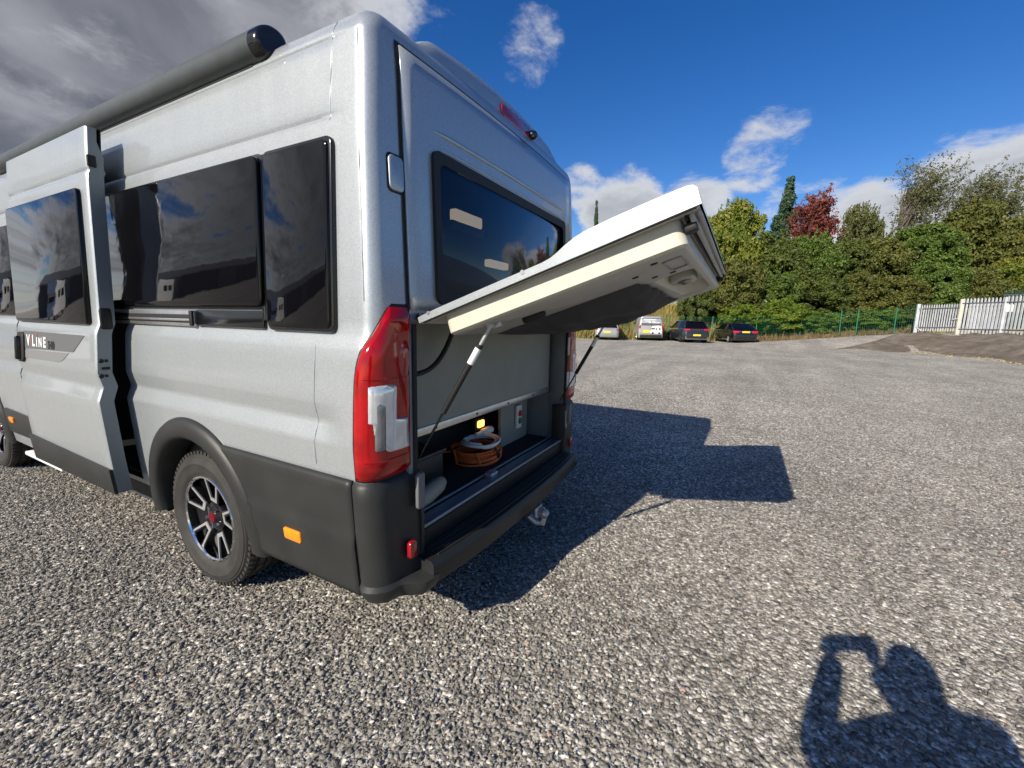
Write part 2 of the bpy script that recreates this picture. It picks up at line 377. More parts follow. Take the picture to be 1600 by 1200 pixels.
def stone_mat(name, cols, sc_):
    m = bpy.data.materials.new(name); m.use_nodes = True; nt = m.node_tree; N = nt.nodes; L = nt.links; b = N['Principled BSDF']
    b.inputs['Roughness'].default_value = 0.78; b.inputs['Specular IOR Level'].default_value = 0.35
    oi = N.new('ShaderNodeObjectInfo'); cr = N.new('ShaderNodeValToRGB'); L.new(oi.outputs['Random'], cr.inputs[0])
    e = cr.color_ramp.elements; e[0].position = cols[0][0]; e[0].color = (*cols[0][1], 1); e[1].position = cols[-1][0]; e[1].color = (*cols[-1][1], 1)
    for p, c in cols[1:-1]: x = e.new(p); x.color = (*c, 1)
    tc = N.new('ShaderNodeTexCoord'); n = N.new('ShaderNodeTexNoise'); n.inputs['Scale'].default_value = sc_; n.inputs['Detail'].default_value = 4; L.new(tc.outputs['Object'], n.inputs['Vector'])
    mr = N.new('ShaderNodeMapRange'); L.new(n.outputs[0], mr.inputs[0]); mr.inputs[1].default_value = .3; mr.inputs[2].default_value = .7; mr.inputs[3].default_value = .78; mr.inputs[4].default_value = 1.2
    mx = N.new('ShaderNodeVectorMath'); mx.operation = 'SCALE'; L.new(cr.outputs[0], mx.inputs[0]); L.new(mr.outputs[0], mx.inputs['Scale']); L.new(mx.outputs[0], b.inputs['Base Color'])
    return m
STONE = stone_mat('stone', [(0, (0.095, 0.092, 0.086)), (0.3, (0.160, 0.153, 0.140)), (0.62, (0.228, 0.218, 0.197)), (0.86, (0.305, 0.292, 0.262)), (0.965, (0.42, 0.405, 0.37)), (0.985, (0.58, 0.565, 0.52)), (0.99, (0.36, 0.22, 0.16)), (1.0, (0.40, 0.27, 0.20))], 1.7)

def gravel_stones(name, label, patch, dens_max, size, seed, protos=7, sink=0.25):
    """loose stones lying on the ground: one object, stones instanced on a patch with a density attribute"""
    V, F, D = patch
    me = bpy.data.meshes.new(name); me.from_pydata(V, [], F); me.update()
    at_ = me.attributes.new('density', 'FLOAT', 'POINT'); at_.data.foreach_set('value', D)
    o = bpy.data.objects.new(name, me); link(o)
    ng = bpy.data.node_groups.new(name, 'GeometryNodeTree'); N = ng.nodes; L = ng.links
    ng.interface.new_socket('Geometry', in_out='INPUT', socket_type='NodeSocketGeometry'); ng.interface.new_socket('Geometry', in_out='OUTPUT', socket_type='NodeSocketGeometry')
    gi = N.new('NodeGroupInput'); go = N.new('NodeGroupOutput')
    dp = N.new('GeometryNodeDistributePointsOnFaces'); dp.distribute_method = 'RANDOM'; dp.inputs['Seed'].default_value = seed
    na = N.new('GeometryNodeInputNamedAttribute'); na.data_type = 'FLOAT'; na.inputs[0].default_value = 'density'
    mu = N.new('ShaderNodeMath'); mu.operation = 'MULTIPLY'; mu.inputs[1].default_value = dens_max; L.new(na.outputs[0], mu.inputs[0])
    L.new(gi.outputs[0], dp.inputs['Mesh']); L.new(mu.outputs[0], dp.inputs['Density'])
    jn = N.new('GeometryNodeJoinGeometry')
    rg = np.random.default_rng(seed)
    for k in range(protos):
        ic = N.new('GeometryNodeMeshIcoSphere'); ic.inputs['Radius'].default_value = 0.5; ic.inputs['Subdivisions'].default_value = 2
        nt = N.new('ShaderNodeTexVoronoi'); nt.feature = 'F1'; nt.inputs['Scale'].default_value = 1.5
        ps = N.new('GeometryNodeInputPosition'); ad = N.new('ShaderNodeVectorMath'); ad.operation = 'ADD'; ad.inputs[1].default_value = (k*7.3+seed, k*3.1, 1.7*k)
        L.new(ps.outputs[0], ad.inputs[0]); L.new(ad.outputs[0], nt.inputs['Vector'])
        mr = N.new('ShaderNodeMapRange'); L.new(nt.outputs['Distance'], mr.inputs[0]); mr.inputs[1].default_value = 0.1; mr.inputs[2].default_value = 0.9; mr.inputs[3].default_value = 1.12; mr.inputs[4].default_value = 0.62
        sc = N.new('ShaderNodeVectorMath'); sc.operation = 'SCALE'; L.new(ps.outputs[0], sc.inputs[0]); L.new(mr.outputs[0], sc.inputs['Scale'])
        sq = N.new('ShaderNodeVectorMath'); sq.operation = 'MULTIPLY'; L.new(sc.outputs[0], sq.inputs[0]); sq.inputs[1].default_value = (1.0, float(rg.uniform(.62, .95)), float(rg.uniform(.42, .75)))
        sp = N.new('GeometryNodeSetPosition'); L.new(ic.outputs[0], sp.inputs[0]); L.new(sq.outputs[0], sp.inputs['Position'])
        sh = N.new('GeometryNodeSetShadeSmooth'); sh.inputs['Shade Smooth'].default_value = False; L.new(sp.outputs[0], sh.inputs[0])
        sm = N.new('GeometryNodeSetMaterial'); sm.inputs['Material'].default_value = STONE; L.new(sh.outputs[0], sm.inputs[0])
        g2 = N.new('GeometryNodeGeometryToInstance'); L.new(sm.outputs[0], g2.inputs[0]); L.new(g2.outputs[0], jn.inputs[0])
    ip = N.new('GeometryNodeInstanceOnPoints'); L.new(dp.outputs['Points'], ip.inputs['Points']); L.new(jn.outputs[0], ip.inputs['Instance']); ip.inputs['Pick Instance'].default_value = True
    def rnd(a, b, vec=False, sd=0):
        n = N.new('FunctionNodeRandomValue'); n.data_type = 'FLOAT_VECTOR' if vec else 'FLOAT'
        mn = [i for i in n.inputs if i.name == 'Min' and i.enabled][0]; mxx = [i for i in n.inputs if i.name == 'Max' and i.enabled][0]
        mn.default_value = a; mxx.default_value = b
        [i for i in n.inputs if i.name == 'Seed'][0].default_value = sd+seed
        return [x for x in n.outputs if x.enabled][0]
    n_idx = N.new('FunctionNodeRandomValue'); n_idx.data_type = 'INT'
    for i in n_idx.inputs:
        if i.enabled and i.name == 'Min': i.default_value = 0
        if i.enabled and i.name == 'Max': i.default_value = protos-1
        if i.name == 'Seed': i.default_value = 91+seed
    L.new([x for x in n_idx.outputs if x.enabled][0], ip.inputs['Instance Index'])
    ro = N.new('FunctionNodeEulerToRotation'); L.new(rnd((-0.5, -0.5, 0), (0.5, 0.5, 6.28), True, 3), ro.inputs[0]); L.new(ro.outputs[0], ip.inputs['Rotation'])
    u = rnd(0.0, 1.0, sd=5)
    pw = N.new('ShaderNodeMath'); pw.operation = 'POWER'; L.new(u, pw.inputs[0]); pw.inputs[1].default_value = 3.2
    mr = N.new('ShaderNodeMapRange'); L.new(pw.outputs[0], mr.inputs[0]); mr.inputs[3].default_value = size[0]; mr.inputs[4].default_value = size[1]
    L.new(mr.outputs[0], ip.inputs['Scale'])
    # lift
    tr = N.new('GeometryNodeTranslateInstances'); L.new(ip.outputs[0], tr.inputs[0]); tr.inputs['Local Space'].default_value = False
    L.new(rnd((0, 0, -0.002), (0, 0, 0.007), True, 8), tr.inputs['Translation'])
    L.new(tr.outputs[0], go.inputs[0])
    md = o.modifiers.new('stones', 'NODES'); md.node_group = ng
    me.materials.append(STONE)
    tag(o, label, 'gravel'); kind(o, 'stuff')
    return o
def patch(dmin, dmax, fall, lim=1.62, far=1.0, n=40):
    ds = np.geomspace(dmin, dmax, n); V = []; D = []; F = []; k = 75
    for d in ds:
        for t in np.linspace(-lim, lim, k):
            x, y = xy(t*d, d); V.append((x, y, hgt(x, y)+0.001)); D.append(float(np.interp(d, fall[0], fall[1])*np.interp(t, [-0.5, 0.0, 0.45], [1, 0.85, 0.45])))
    for i in range(n-1):
        for j in range(k-1): F.append((i*k+j, i*k+j+1, (i+1)*k+j+1, (i+1)*k+j))
    return V, F, D
gravel_stones('gravel_stones', 'loose grey angular gravel stones covering the foreground of the yard', patch(0.75, 17, ([0.7, 3.0, 5.0, 8, 12, 17], [1, 1, 0.5, 0.18, 0.05, 0.0])), 8600, (0.0065, 0.0235), 11)
gravel_stones('gravel_pebbles', 'larger pale stones scattered over the grey gravel yard', patch(0.75, 16, ([0.7, 4, 16], [1, 0.8, 0.25])), 34, (0.020, 0.042), 23)

# ================================================================ campervan
van = empty('campervan', (0, 0, 0))
tag(van, 'silver high roof campervan with sliding door ajar and rear tailgate propped open', 'campervan')
WZ = ([0.28, 0.40, 0.60, 0.82, 0.95, 1.10, 1.30, 1.318, 1.36, 2.05, 2.13, 2.30, 2.385, 2.41, 2.44, 2.462, 2.476, 2.486],
      [0.995, 1.012, 1.030, 1.043, 1.050, 1.042, 1.026, 1.022, 1.006, 0.985, 0.980, 0.968, 0.962, 0.953, 0.937, 0.915, 0.892, 0.862])
YT = ([1.45, 2.30, 2.41, 2.44, 2.462, 2.476, 2.486], [0.0, 0.030, 0.040, 0.052, 0.070, 0.092, 0.120])
def Wz(z): return interp(z, *WZ)
def wside(y, z):
    w = Wz(z)
    fade = sstep(0.17, 0.26, y)
    g = 0.0
    if 0.945 < z < 1.10: g = -0.021*(1-abs((z-1.022)/0.078))      # pressed swage groove
    if 2.108 < z < 2.142: g = -0.007*(1-abs((z-2.125)/0.017))
    if 2.372 < z < 2.392: g = -0.006*(1-abs((z-2.382)/0.010))
    return w + g*fade
def yrear(x, z): return 0.004 + 0.028*(x/0.95)**2 + interp(z, *YT)
CR = 0.058
def perim(kind_, t, z, off=0.0):
    """point on the van skin; kind: L left side (t=y), C left rear corner (t=angle 0..1), B rear (t = x)"""
    w = Wz(z)
    if kind_ == 'L':
        yc = yrear(-(w-CR), z)+CR; t2 = max(t, yc+0.25*max(0.0, t-0.13)) if t < 0.4 else t
        return Vector((-(wside(t, z)+off), t2, z))
    if kind_ == 'C':
        yb = yrear(-(w-CR), z); a = PI + t*PI/2
        wl = wside(yb+CR, z)
        return Vector((-(w-CR)+(CR+off)*math.cos(a) , yb+CR+(CR+off)*math.sin(a), z))
    return Vector((t, yrear(t, z)-off, z))
YCOL = [5.3, 5.1, 4.9, 4.7, 4.5, 4.3, 4.1, 3.9, 3.7, 3.5, 3.25] + [3.0, 2.75, 2.5, 2.2, 2.05] + list(np.linspace(1.90, 0.13, 42))
ROWS = [0.33, 0.37, 0.41, 0.46, 0.50, 0.53, 0.57, 0.61, 0.65, 0.69, 0.73, 0.77, 0.81, 0.85, 0.88, 0.91, 0.935] + list(np.linspace(0.945, 1.10, 15)) + [1.15, 1.20, 1.25, 1.30, 1.318, 1.34, 1.36, 1.41, 1.445, 1.50, 1.55, 1.62, 1.7, 1.78, 1.86, 1.94, 2.0, 2.04, 2.08, 2.108, 2.117, 2.125, 2.133, 2.142, 2.2, 2.26, 2.32, 2.372, 2.377, 2.382, 2.387, 2.392, 2.41, 2.425, 2.44, 2.452, 2.462, 2.470, 2.476, 2.482, 2.486]
XCOL = [-0.90, -0.83, -0.74, -0.66, -0.5, -0.3, -0.1, 0.1, 0.3, 0.5, 0.68, 0.74, 0.83, 0.90]
AY, AZ, AR = 1.265, 0.365, 0.485      # rear wheel arch
FY = 4.74                             # front axle
def body():
    cols = [('L', y) for y in YCOL] + [('C', t) for t in np.linspace(0, 1, 9)] + [('B', x) for x in XCOL]
    nl = len(cols)
    cols += [('C2', t) for t in np.linspace(1, 0, 9)] + [('R', y) for y in reversed(YCOL)]
    def f(i, j):
        k, t = cols[i]; z = ROWS[j]
        if k == 'C2': p = perim('C', t, z); return Vector((-p.x, p.y, z))
        if k == 'R': p = perim('L', t, z); return Vector((-p.x, p.y, z))
        if k == 'B': return perim('B', t*(Wz(z)-CR)/0.90 if abs(t) > 0.85 else t, z) if abs(t) <= Wz(z)-CR else perim('B', math.copysign(Wz(z)-CR, t), z)
        return perim(k, t, z)
    def mask(i, j):
        k, t = cols[i]; z = (ROWS[j]+ROWS[j+1])/2; t2 = (t+cols[i+1][1])/2
        if k in 'LR' and cols[i+1][0] == k:
            for cy in (AY, FY):
                if (t2-cy)**2+(z-AZ)**2 < AR**2: return False
            if k == 'L' and (1.90 if z < 1.36 else 2.2) < t2 < 3.25 and 0.46 < z < 2.2: return False
        if k == 'B' and cols[i+1][0] == 'B':
            if abs(t2) < 0.82 and z < 1.41: return False
            if -0.66 < t2 < 0.68 and 1.50 < z < 2.04: return False
        return True
    V, F = grid(len(cols), len(ROWS), f, mask)
    n = len(ROWS); top = [i*n+n-1 for i in range(len(cols))]
    # roof: two inner rings then a cap
    ring = top; base = len(V); m_ = len(cols)
    for (sc_, z) in ((0.93, 2.497), (0.80, 2.505)):
        new = []
        for i in range(m_):
            v = Vector(V[top[i]]); V.append(Vector((v.x*sc_, (v.y-2.6)*(0.5+0.5*sc_)+2.6, z))); new.append(len(V)-1)
        for i in range(m_-1): F.append((ring[i], ring[i+1], new[i+1], new[i]))
        ring = new
    F.append(tuple(ring))
    V, F = prune(V, F)
    F = [tuple(reversed(q)) for q in F]
    o = O('body_shell', V, F, SILVER, van, 40)
body()

def surf_panel(name, y0, y1, z0, z1, off, m, r=0.03, h=0.012, bev=0.005, parent=van, poly=None, n=5):
    poly = poly or rrect(y0, y1, z0, z1, r, n)
    def fm(a, b, hh): return Vector((-(interp(b, [z0, z1], [Wz(z0), Wz(z1)])+off+hh), a, b))
    V, F = prism(poly, fm, h, bev); return O(name, V, F, m, parent, 35)

# rear wall panel above the tailgate, its seal and window
def rear_upper():
    xs = sorted(set(list(np.linspace(-0.832, 0.832, 23)) + [-0.66, 0.68])); zs = sorted(set(list(np.linspace(1.455, 2.375, 18)) + [1.52, 2.04]))
    def f(i, j): return perim('B', xs[i], zs[j], 0.013)
    def mask(i, j):
        x = (xs[i]+xs[i+1])/2; z = (zs[j]+zs[j+1])/2
        return not (-0.66 < x < 0.68 and 1.52 < z < 2.04)
    V, F = grid(len(xs), len(zs), f, mask); V, F = prune(V, F)
    rp = O('rear_panel', V, [tuple(reversed(q)) for q in F], SILVER, van, 40, thick=-0.010)
    for nm, x0, x1, z0, z1 in (('seal', -0.846, -0.833, 1.445, 2.389), ('seal', 0.833, 0.846, 1.445, 2.389), ('seal', -0.833, 0.833, 2.376, 2.389)):
        a = np.linspace(x0, x1, 12 if x1-x0 > .5 else 2); b = np.linspace(z0, z1, 12 if z1-z0 > .5 else 2)
        V, F = grid(len(a), len(b), lambda i, j: perim('B', a[i], b[j], 0.004))
        O(nm, V, [tuple(reversed(q)) for q in F], BLACK, van)
    # long pressed rib
    mb = MB()
    for (x0, x1, z, r_) in ((-0.70, 0.72, 2.150, 0.010), (-0.67, 0.72, 2.092, 0.007)):
        mb.tube([perim('B', x, z-0.02*(x+.7)/1.4*0, 0.011) for x in np.linspace(x0, x1, 14)], [0.002]+[r_]*12+[0.002], 10)
    mb.build('pressed_rib', SILVER, rp, 60)
    # window
    wn = O('rear_window', *prism(rrect(-0.675, 0.70, 1.495, 2.062, 0.045), lambda a, b, h: perim('B', a, b, 0.015+h), 0.010, 0.004), TINT, van, 35)
    fr = MB(); out = rrect(-0.690, 0.715, 1.480, 2.077, 0.035, 8); inn = rrect(-0.652, 0.672, 1.528, 2.032, 0.03, 8); n = len(out)
    V = [perim('B', a, b, 0.026) for a, b in inn] + [perim('B', a, b, 0.028) for a, b in out] + [perim('B', a, b, 0.008) for a, b in out]
    F = [(i, (i+1) % n, n+(i+1) % n, n+i) for i in range(n)] + [(n+i, n+(i+1) % n, 2*n+(i+1) % n, 2*n+i) for i in range(n)]
    O('window_frame', V, [tuple(reversed(q)) for q in F], BLACK, wn, 35)
    O('catch', *prism(rrect(0.40, 0.425, 1.70, 1.735, 0.006), lambda a, b, h: perim('B', a, b, 0.027+h), 0.006, 0.002), WHITE, wn)
    # hinge covers
    for s in (-1, 1):
        O('hinge_cover', *prism(rrect(min(s*.835, s*.905), max(s*.835, s*.905), 1.875, 1.995, 0.018), lambda a, b, h: perim('B', a, b, h+0.001), 0.008, 0.004), SILVER, van, 40)
        O('hinge_gap', *prism(rrect(min(s*.829, s*.911), max(s*.829, s*.911), 1.868, 2.002, 0.02), lambda a, b, h: perim('B', a, b, h-0.001), 0.004, 0.001), BLACK, van, 40)
rear_upper()

# roof end dome, brake light, camera, seams
def roof_dome():
    xs = np.linspace(-0.70, 0.70, 25); ys = [0.066, 0.074, 0.088, 0.115, 0.17, 0.30, 0.8, 1.4, 2.2, 3.2, 4.2, 4.4]; hs = [0.0, 0.40, 0.72, 0.90, 0.98, 1.0, 1, 1, 1, 1, 0.9, 0.0]
    def f(i, j):
        u = abs(xs[i])/0.70; e = 1-sstep(0.86, 1.0, u)
        return Vector((xs[i], ys[j]+0.012*u*u, 2.455+0.135*hs[j]*(0.50*e+0.50*(1-u*u)) if 0 < j < len(ys)-1 else 2.44))
    V, F = grid(len(xs), len(ys), f); O('roof_dome', V, F, SILVER, van, 60)
    b = MB(); poly = rrect(-0.085, 0.225, 2.440, 2.506, 0.026, 6)
    bl = O('brake_light', *prism(poly, lambda a, c, h: Vector((a, 0.070+0.03*(a/.95)**2+(c-2.44)*0.12-h, c)), 0.016, 0.006), REDD, van, 35)
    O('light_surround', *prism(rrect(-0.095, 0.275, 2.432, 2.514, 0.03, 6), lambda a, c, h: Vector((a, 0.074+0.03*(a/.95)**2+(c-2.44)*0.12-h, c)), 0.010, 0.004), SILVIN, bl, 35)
    cm = MB().lathe([(0.0, 0.036), (0.014, 0.036), (0.020, 0.03), (0.024, 0.018), (0.026, 0.0)], Vector((0.252, 0.062, 2.466)), Vector((0, -1, 0)), Vector((1, 0, 0)), Vector((0, 0, 1)), 16).build('reversing_camera', BLACKG, van, 40)
    # pale sealed body joints
    for s in (-1, 1):
        mb = MB()
        mb.tube([Vector((s*(wside(0.24, z)+0.0002), 0.235+0.02*(2.4-z), z)) for z in [q for q in ROWS if 2.10 < q < 2.45]], 0.0022, 6)
        mb.tube([Vector((s*(wside(0.32, z)+0.0005), 0.32, z)) for z in [q for q in ROWS if 0.83 < q < 1.33]], 0.0022, 6)
        mb.tube([Vector((p.x*(1 if s < 0 else -1), p.y, p.z)) for p in [perim('C', 0.12, z, -0.0006) for z in np.linspace(1.48, 2.38, 30)]], 0.0026, 6)
        mb.build('body_seam', SILVER, van, 60)
roof_dome()

# side windows and blanking panels
surf_panel('side_panel_black', 0.215, 0.612, 1.363, 2.052, 0.002, BLACKG, 0.030, 0.016, 0.006)
pq = surf_panel('quarter_window', 0.228, 0.598, 1.378, 2.038, 0.016, GLASSK, 0.025, 0.012, 0.006)
sw = surf_panel('side_window', 0.628, 2.16, 1.458, 2.045, 0.002, GLASSK, 0.035, 0.030, 0.009)
surf_panel('window_seal', 0.618, 2.17, 1.447, 2.054, 0.001, BLACK, 0.035, 0.012, 0.004, parent=sw)
surf_panel('rail_cover_black', 0.64, 1.165, 1.366, 1.440, 0.002, BLACKG, 0.01, 0.014, 0.004)
surf_panel('window_pillar_black', 0.600, 0.650, 1.40, 2.046, 0.002, BLACKG, 0.004, 0.012, 0.003)
# sliding door rail
def rail():
    rl = surf_panel('door_rail', 1.178, 2.24, 1.362, 1.438, 0.001, ALU, 0.012, 0.018, 0.004)
    surf_panel('rail_channel', 1.205, 2.24, 1.378, 1.418, 0.016, BLACK, 0.004, 0.0045, 0.001, parent=rl)
    mb = MB(); w = Wz(1.4)
    mb.box((-(w+0.017), 1.72, 1.392), (0.012, 1.03, 0.012), 0.003); mb.build('rail_lip', ALU, rl, 40)
    MB().box((-(w+0.023), 1.187, 1.40), (0.012, 0.026, 0.072), 0.004).build('rail_end_cap', BLACK, rl, 40)
    mb = MB(); mb.box((-(w+0.055), 2.13, 1.398), (0.10, 0.15, 0.075), 0.012); mb.box((-(w+0.09), 2.02, 1.40), (0.04, 0.16, 0.05), 0.012)
    mb.build('door_carriage', PLASTIC, van, 40)
rail()

# interior shell seen through the glass and the open door
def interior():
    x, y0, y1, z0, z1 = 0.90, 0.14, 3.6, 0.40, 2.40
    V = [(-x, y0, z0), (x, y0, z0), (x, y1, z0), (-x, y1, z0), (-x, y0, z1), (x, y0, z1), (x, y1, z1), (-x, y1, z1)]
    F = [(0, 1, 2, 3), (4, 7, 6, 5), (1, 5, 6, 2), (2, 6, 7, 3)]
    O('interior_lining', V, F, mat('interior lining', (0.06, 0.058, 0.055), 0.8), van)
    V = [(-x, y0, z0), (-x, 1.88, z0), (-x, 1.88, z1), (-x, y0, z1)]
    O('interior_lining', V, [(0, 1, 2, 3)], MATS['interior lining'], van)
    panelm = mat('glowing cream panel', (0.8, 0.75, 0.6), 0.5, emit=(1.0, 0.82, 0.55), estr=0.85)  # cream panels behind the rear glass, brightened by emission in their material
    MB().box((0.25, 0.50, 2.045), (0.30, 0.05, 0.07), 0.01).build('glowing_panel', panelm, van)
    MB().box((0.25, 0.50, 1.985), (0.36, 0.05, 0.05), 0.01).build('cupboard_edge', mat('beige cupboard', (0.5, 0.42, 0.36), 0.6, emit=(0.6, 0.45, 0.4), estr=0.0), van)
    MB().box((0.635, 0.50, 1.81), (0.27, 0.05, 0.05), 0.01).build('glowing_panel', panelm, van)
    MB().box((0.0, 0.9, 1.30), (1.7, 1.2, 0.35), 0.05).build('bed_cushion', mat('grey cushion', (0.12, 0.11, 0.11), 0.9), van, 40)
interior()

# ---- boot
def boot():
    O('boot_floor', [(-0.82, 0.10, 0.540), (0.82, 0.10, 0.540), (0.82, 1.1, 0.540), (-0.82, 1.1, 0.540)], [(0, 1, 2, 3)], DARKB, van)
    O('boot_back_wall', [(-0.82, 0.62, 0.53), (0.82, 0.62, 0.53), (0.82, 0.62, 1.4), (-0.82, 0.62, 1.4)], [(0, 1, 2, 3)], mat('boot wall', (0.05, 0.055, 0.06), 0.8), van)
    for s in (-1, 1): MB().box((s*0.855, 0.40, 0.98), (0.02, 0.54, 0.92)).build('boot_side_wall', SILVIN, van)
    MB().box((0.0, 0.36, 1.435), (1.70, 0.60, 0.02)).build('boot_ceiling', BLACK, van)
    pn = MB().box((0.02, 0.135, 1.165), (1.52, 0.016, 0.50), 0.002).build('boot_board', GREYB, van)
    MB().box((0.02, 0.1335, 0.918), (1.52, 0.026, 0.036), 0.003).build('board_trim', ALU, pn, 40)
    for x in (-0.55, -0.2, 0.15, 0.5): MB().lathe([(0, .004), (.006, .003), (.007, 0)], Vector((x, 0.1205, 0.918)), Vector((0, -1, 0)), Vector((1, 0, 0)), Vector((0, 0, 1)), 10).build('trim_screw', BLACK, pn)
    MB().box((0.58, 0.31, 0.73), (0.40, 0.02, 0.37)).build('boot_divider', GREYB, van)
    sk = MB().box((0.61, 0.285, 0.725), (0.070, 0.022, 0.17), 0.006).build('socket_panel', WHITE, van, 40)
    MB().lathe([(0, .006), (.022, .006), (.025, 0)], Vector((0.61, 0.273, 0.75)), Vector((0, -1, 0)), Vector((1, 0, 0)), Vector((0, 0, 1)), 14).build('red_cap', mat('red cap', (0.5, 0.03, 0.03), 0.4), sk, 40)
    MB().lathe([(0, .006), (.022, .006), (.025, 0)], Vector((0.61, 0.273, 0.695)), Vector((0, -1, 0)), Vector((1, 0, 0)), Vector((0, 0, 1)), 14).build('green_cap', mat('green cap', (0.03, 0.20, 0.08), 0.4), sk, 40)
    lp = MB().box((0.24, 0.40, 0.735), (0.13, 0.05, 0.085), 0.012).build('boot_lamp', BLACK, van, 40)
    MB().box((0.235, 0.371, 0.737), (0.075, 0.012, 0.045), 0.010).build('lamp_lens', mat('lit amber lamp', (0.8, 0.4, 0.1), 0.3, emit=(1.0, 0.50, 0.10), estr=2.2), lp, 40)
    # sill plate and riser
    sp = MB(); sp.box((0, 0.075, 0.534), (1.64, 0.10, 0.012), 0.003); sp.box((0, 0.125, 0.541), (1.60, 0.014, 0.014), 0.004); sp.box((0, 0.022, 0.541), (1.64, 0.012, 0.016), 0.004)
    s_ = sp.build('sill_plate', mat('grey sill paint', (0.22, 0.25, 0.28), 0.35, metal=0.2, coat=0.3), van, 40)
    MB().box((-0.10, 0.085, 0.552), (0.07, 0.05, 0.03), 0.004).build('lock_striker', STEEL, s_, 40)
    MB().box((0, 0.028, 0.485), (1.64, 0.02, 0.085), 0.003).build('sill_riser', BLACK, van, 40)
    # jambs
    for s in (-1, 1):
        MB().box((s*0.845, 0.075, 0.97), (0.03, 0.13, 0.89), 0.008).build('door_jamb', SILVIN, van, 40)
        MB().tube([(s*0.825, 0.012, 0.56), (s*0.825, 0.012, 0.9), (s*0.825, 0.010, 1.40)], 0.012, 8).build('jamb_seal', BLACK, van, 60)
        for z in ((1.24, 0.99, 0.70) if s > 0 else ()):
            MB().box((s*0.815, -0.005, z), (0.028, 0.010, 0.13), 0.003).build('strike_plate', STEEL, van, 40)
boot()
MB().tube([(-0.82+0.29*math.sin(t*1.75), 0.03+0.05*t, 1.20+0.19*(1-t)**2-0.03*math.sin(t*3)) for t in np.linspace(0.02, 1, 16)][::-1] and [(-0.80+0.28*t, 0.06-0.02*t, 1.195+0.19*t**3.0) for t in np.linspace(0, 1, 16)], 0.011, 8).build('wiring_loom', BLACK, van, 60)

# ---- lamps, bumper, step
def pline(z, off=0.0):
    P = [perim('L', y, z, off) for y in np.linspace(0.5, 0.13, 20)] + [perim('C', t, z, off) for t in np.linspace(0, 1, 13)] + [perim('B', x, z, off) for x in np.linspace(-(Wz(z)-CR), -0.60, 16)][1:]
    return P
def lam_point(z, frac_fun):
    pass
def arc(P):
    s = [0]
    for a, b in zip(P, P[1:]): s.append(s[-1]+(b-a).length)
    return s
def on_skin(z, y_start, x_end, f, off):
    """fraction f of the way from side point y_start round the corner to rear point x_end"""
    P = pline(z); s = arc(P)
    ys = [p.y for p in P[:33]]; i = max(range(len(P)), key=lambda k: (P[k].y <= y_start+1e-6 and k < 33) and -abs(P[k].y-y_start) or -9)
    s0 = float(np.interp(-y_start, [-p.y for p in P[:30]], s[:30])); s1 = float(np.interp(x_end, [p.x for p in P[20:]], s[20:]))
    t = s0+(s1-s0)*f
    p = Vector([float(np.interp(t, s, [q[k] for q in P])) for k in range(3)])
    q = Vector([float(np.interp(t+0.01, s, [w[k] for w in P])) for k in range(3)]); q0 = Vector([float(np.interp(t-0.01, s, [w[k] for w in P])) for k in range(3)])
    tan = (q-q0).normalized(); nrm = Vector((tan.y, -tan.x, 0)).normalized()
    if nrm.x > 0 and nrm.y > 0: nrm = -nrm
    if (p+nrm - Vector((0, 1.5, z))).length < (p-nrm - Vector((0, 1.5, z))).length: nrm = -nrm
    return p+nrm*off
LZ = [0.828, 0.90, 1.10, 1.20, 1.28, 1.35, 1.40, 1.44, 1.462, 1.472]; LY = [0.092, 0.098, 0.100, 0.094, 0.078, 0.050, 0.020, -0.004, -0.025, -0.04]
def lstart(z, e=0.0): return interp(z, LZ, LY)+e
def mirror(V, F, s):
    if s < 0: return V, F
    return [Vector((-v.x, v.y, v.z)) for v in V], [tuple(reversed(f)) for f in F]
def lamp_skin(name, f0, f1, zs, off, m, parent, s, ext=0.0, nf=14, f1fun=None, f0fun=None, edge=None, bulge=0.0):
    fs = np.linspace(0, 1, nf)
    def f(i, j):
        z = zs[j]; a0 = interp(z, [1.19, 1.24, 1.29, 1.34, 1.39, 1.43, 1.455, 1.466, 1.474], [0.0, 0.02, 0.075, 0.18, 0.31, 0.42, 0.50, 0.56, 0.62]) if f0 is None else (f0fun(z) if f0fun else f0); ff = a0+((f1fun(z) if f1fun else f1)-a0)*fs[i]
        zc = min(max(z, 0.829), 1.470)
        ys = 0.098+ext; xe = -0.842+ext*0.6
        if ys < 0.03: # top of the lamp lies wholly on the rear corner
            pass
        e = min(i, nf-1-i, j, len(zs)-1-j); o = off*(0.15 if e == 0 else 0.8 if e == 1 else 1.0) + bulge*math.sin(PI*fs[i])
        p = on_skin(z, max(ys, -0.2), xe, max(0, min(1, ff)), o)
        return p
    V, F = grid(nf, len(zs), f); V, F = mirror(V, F, s)
    return O(name, V, [tuple(reversed(q)) for q in F], m, parent, 50)
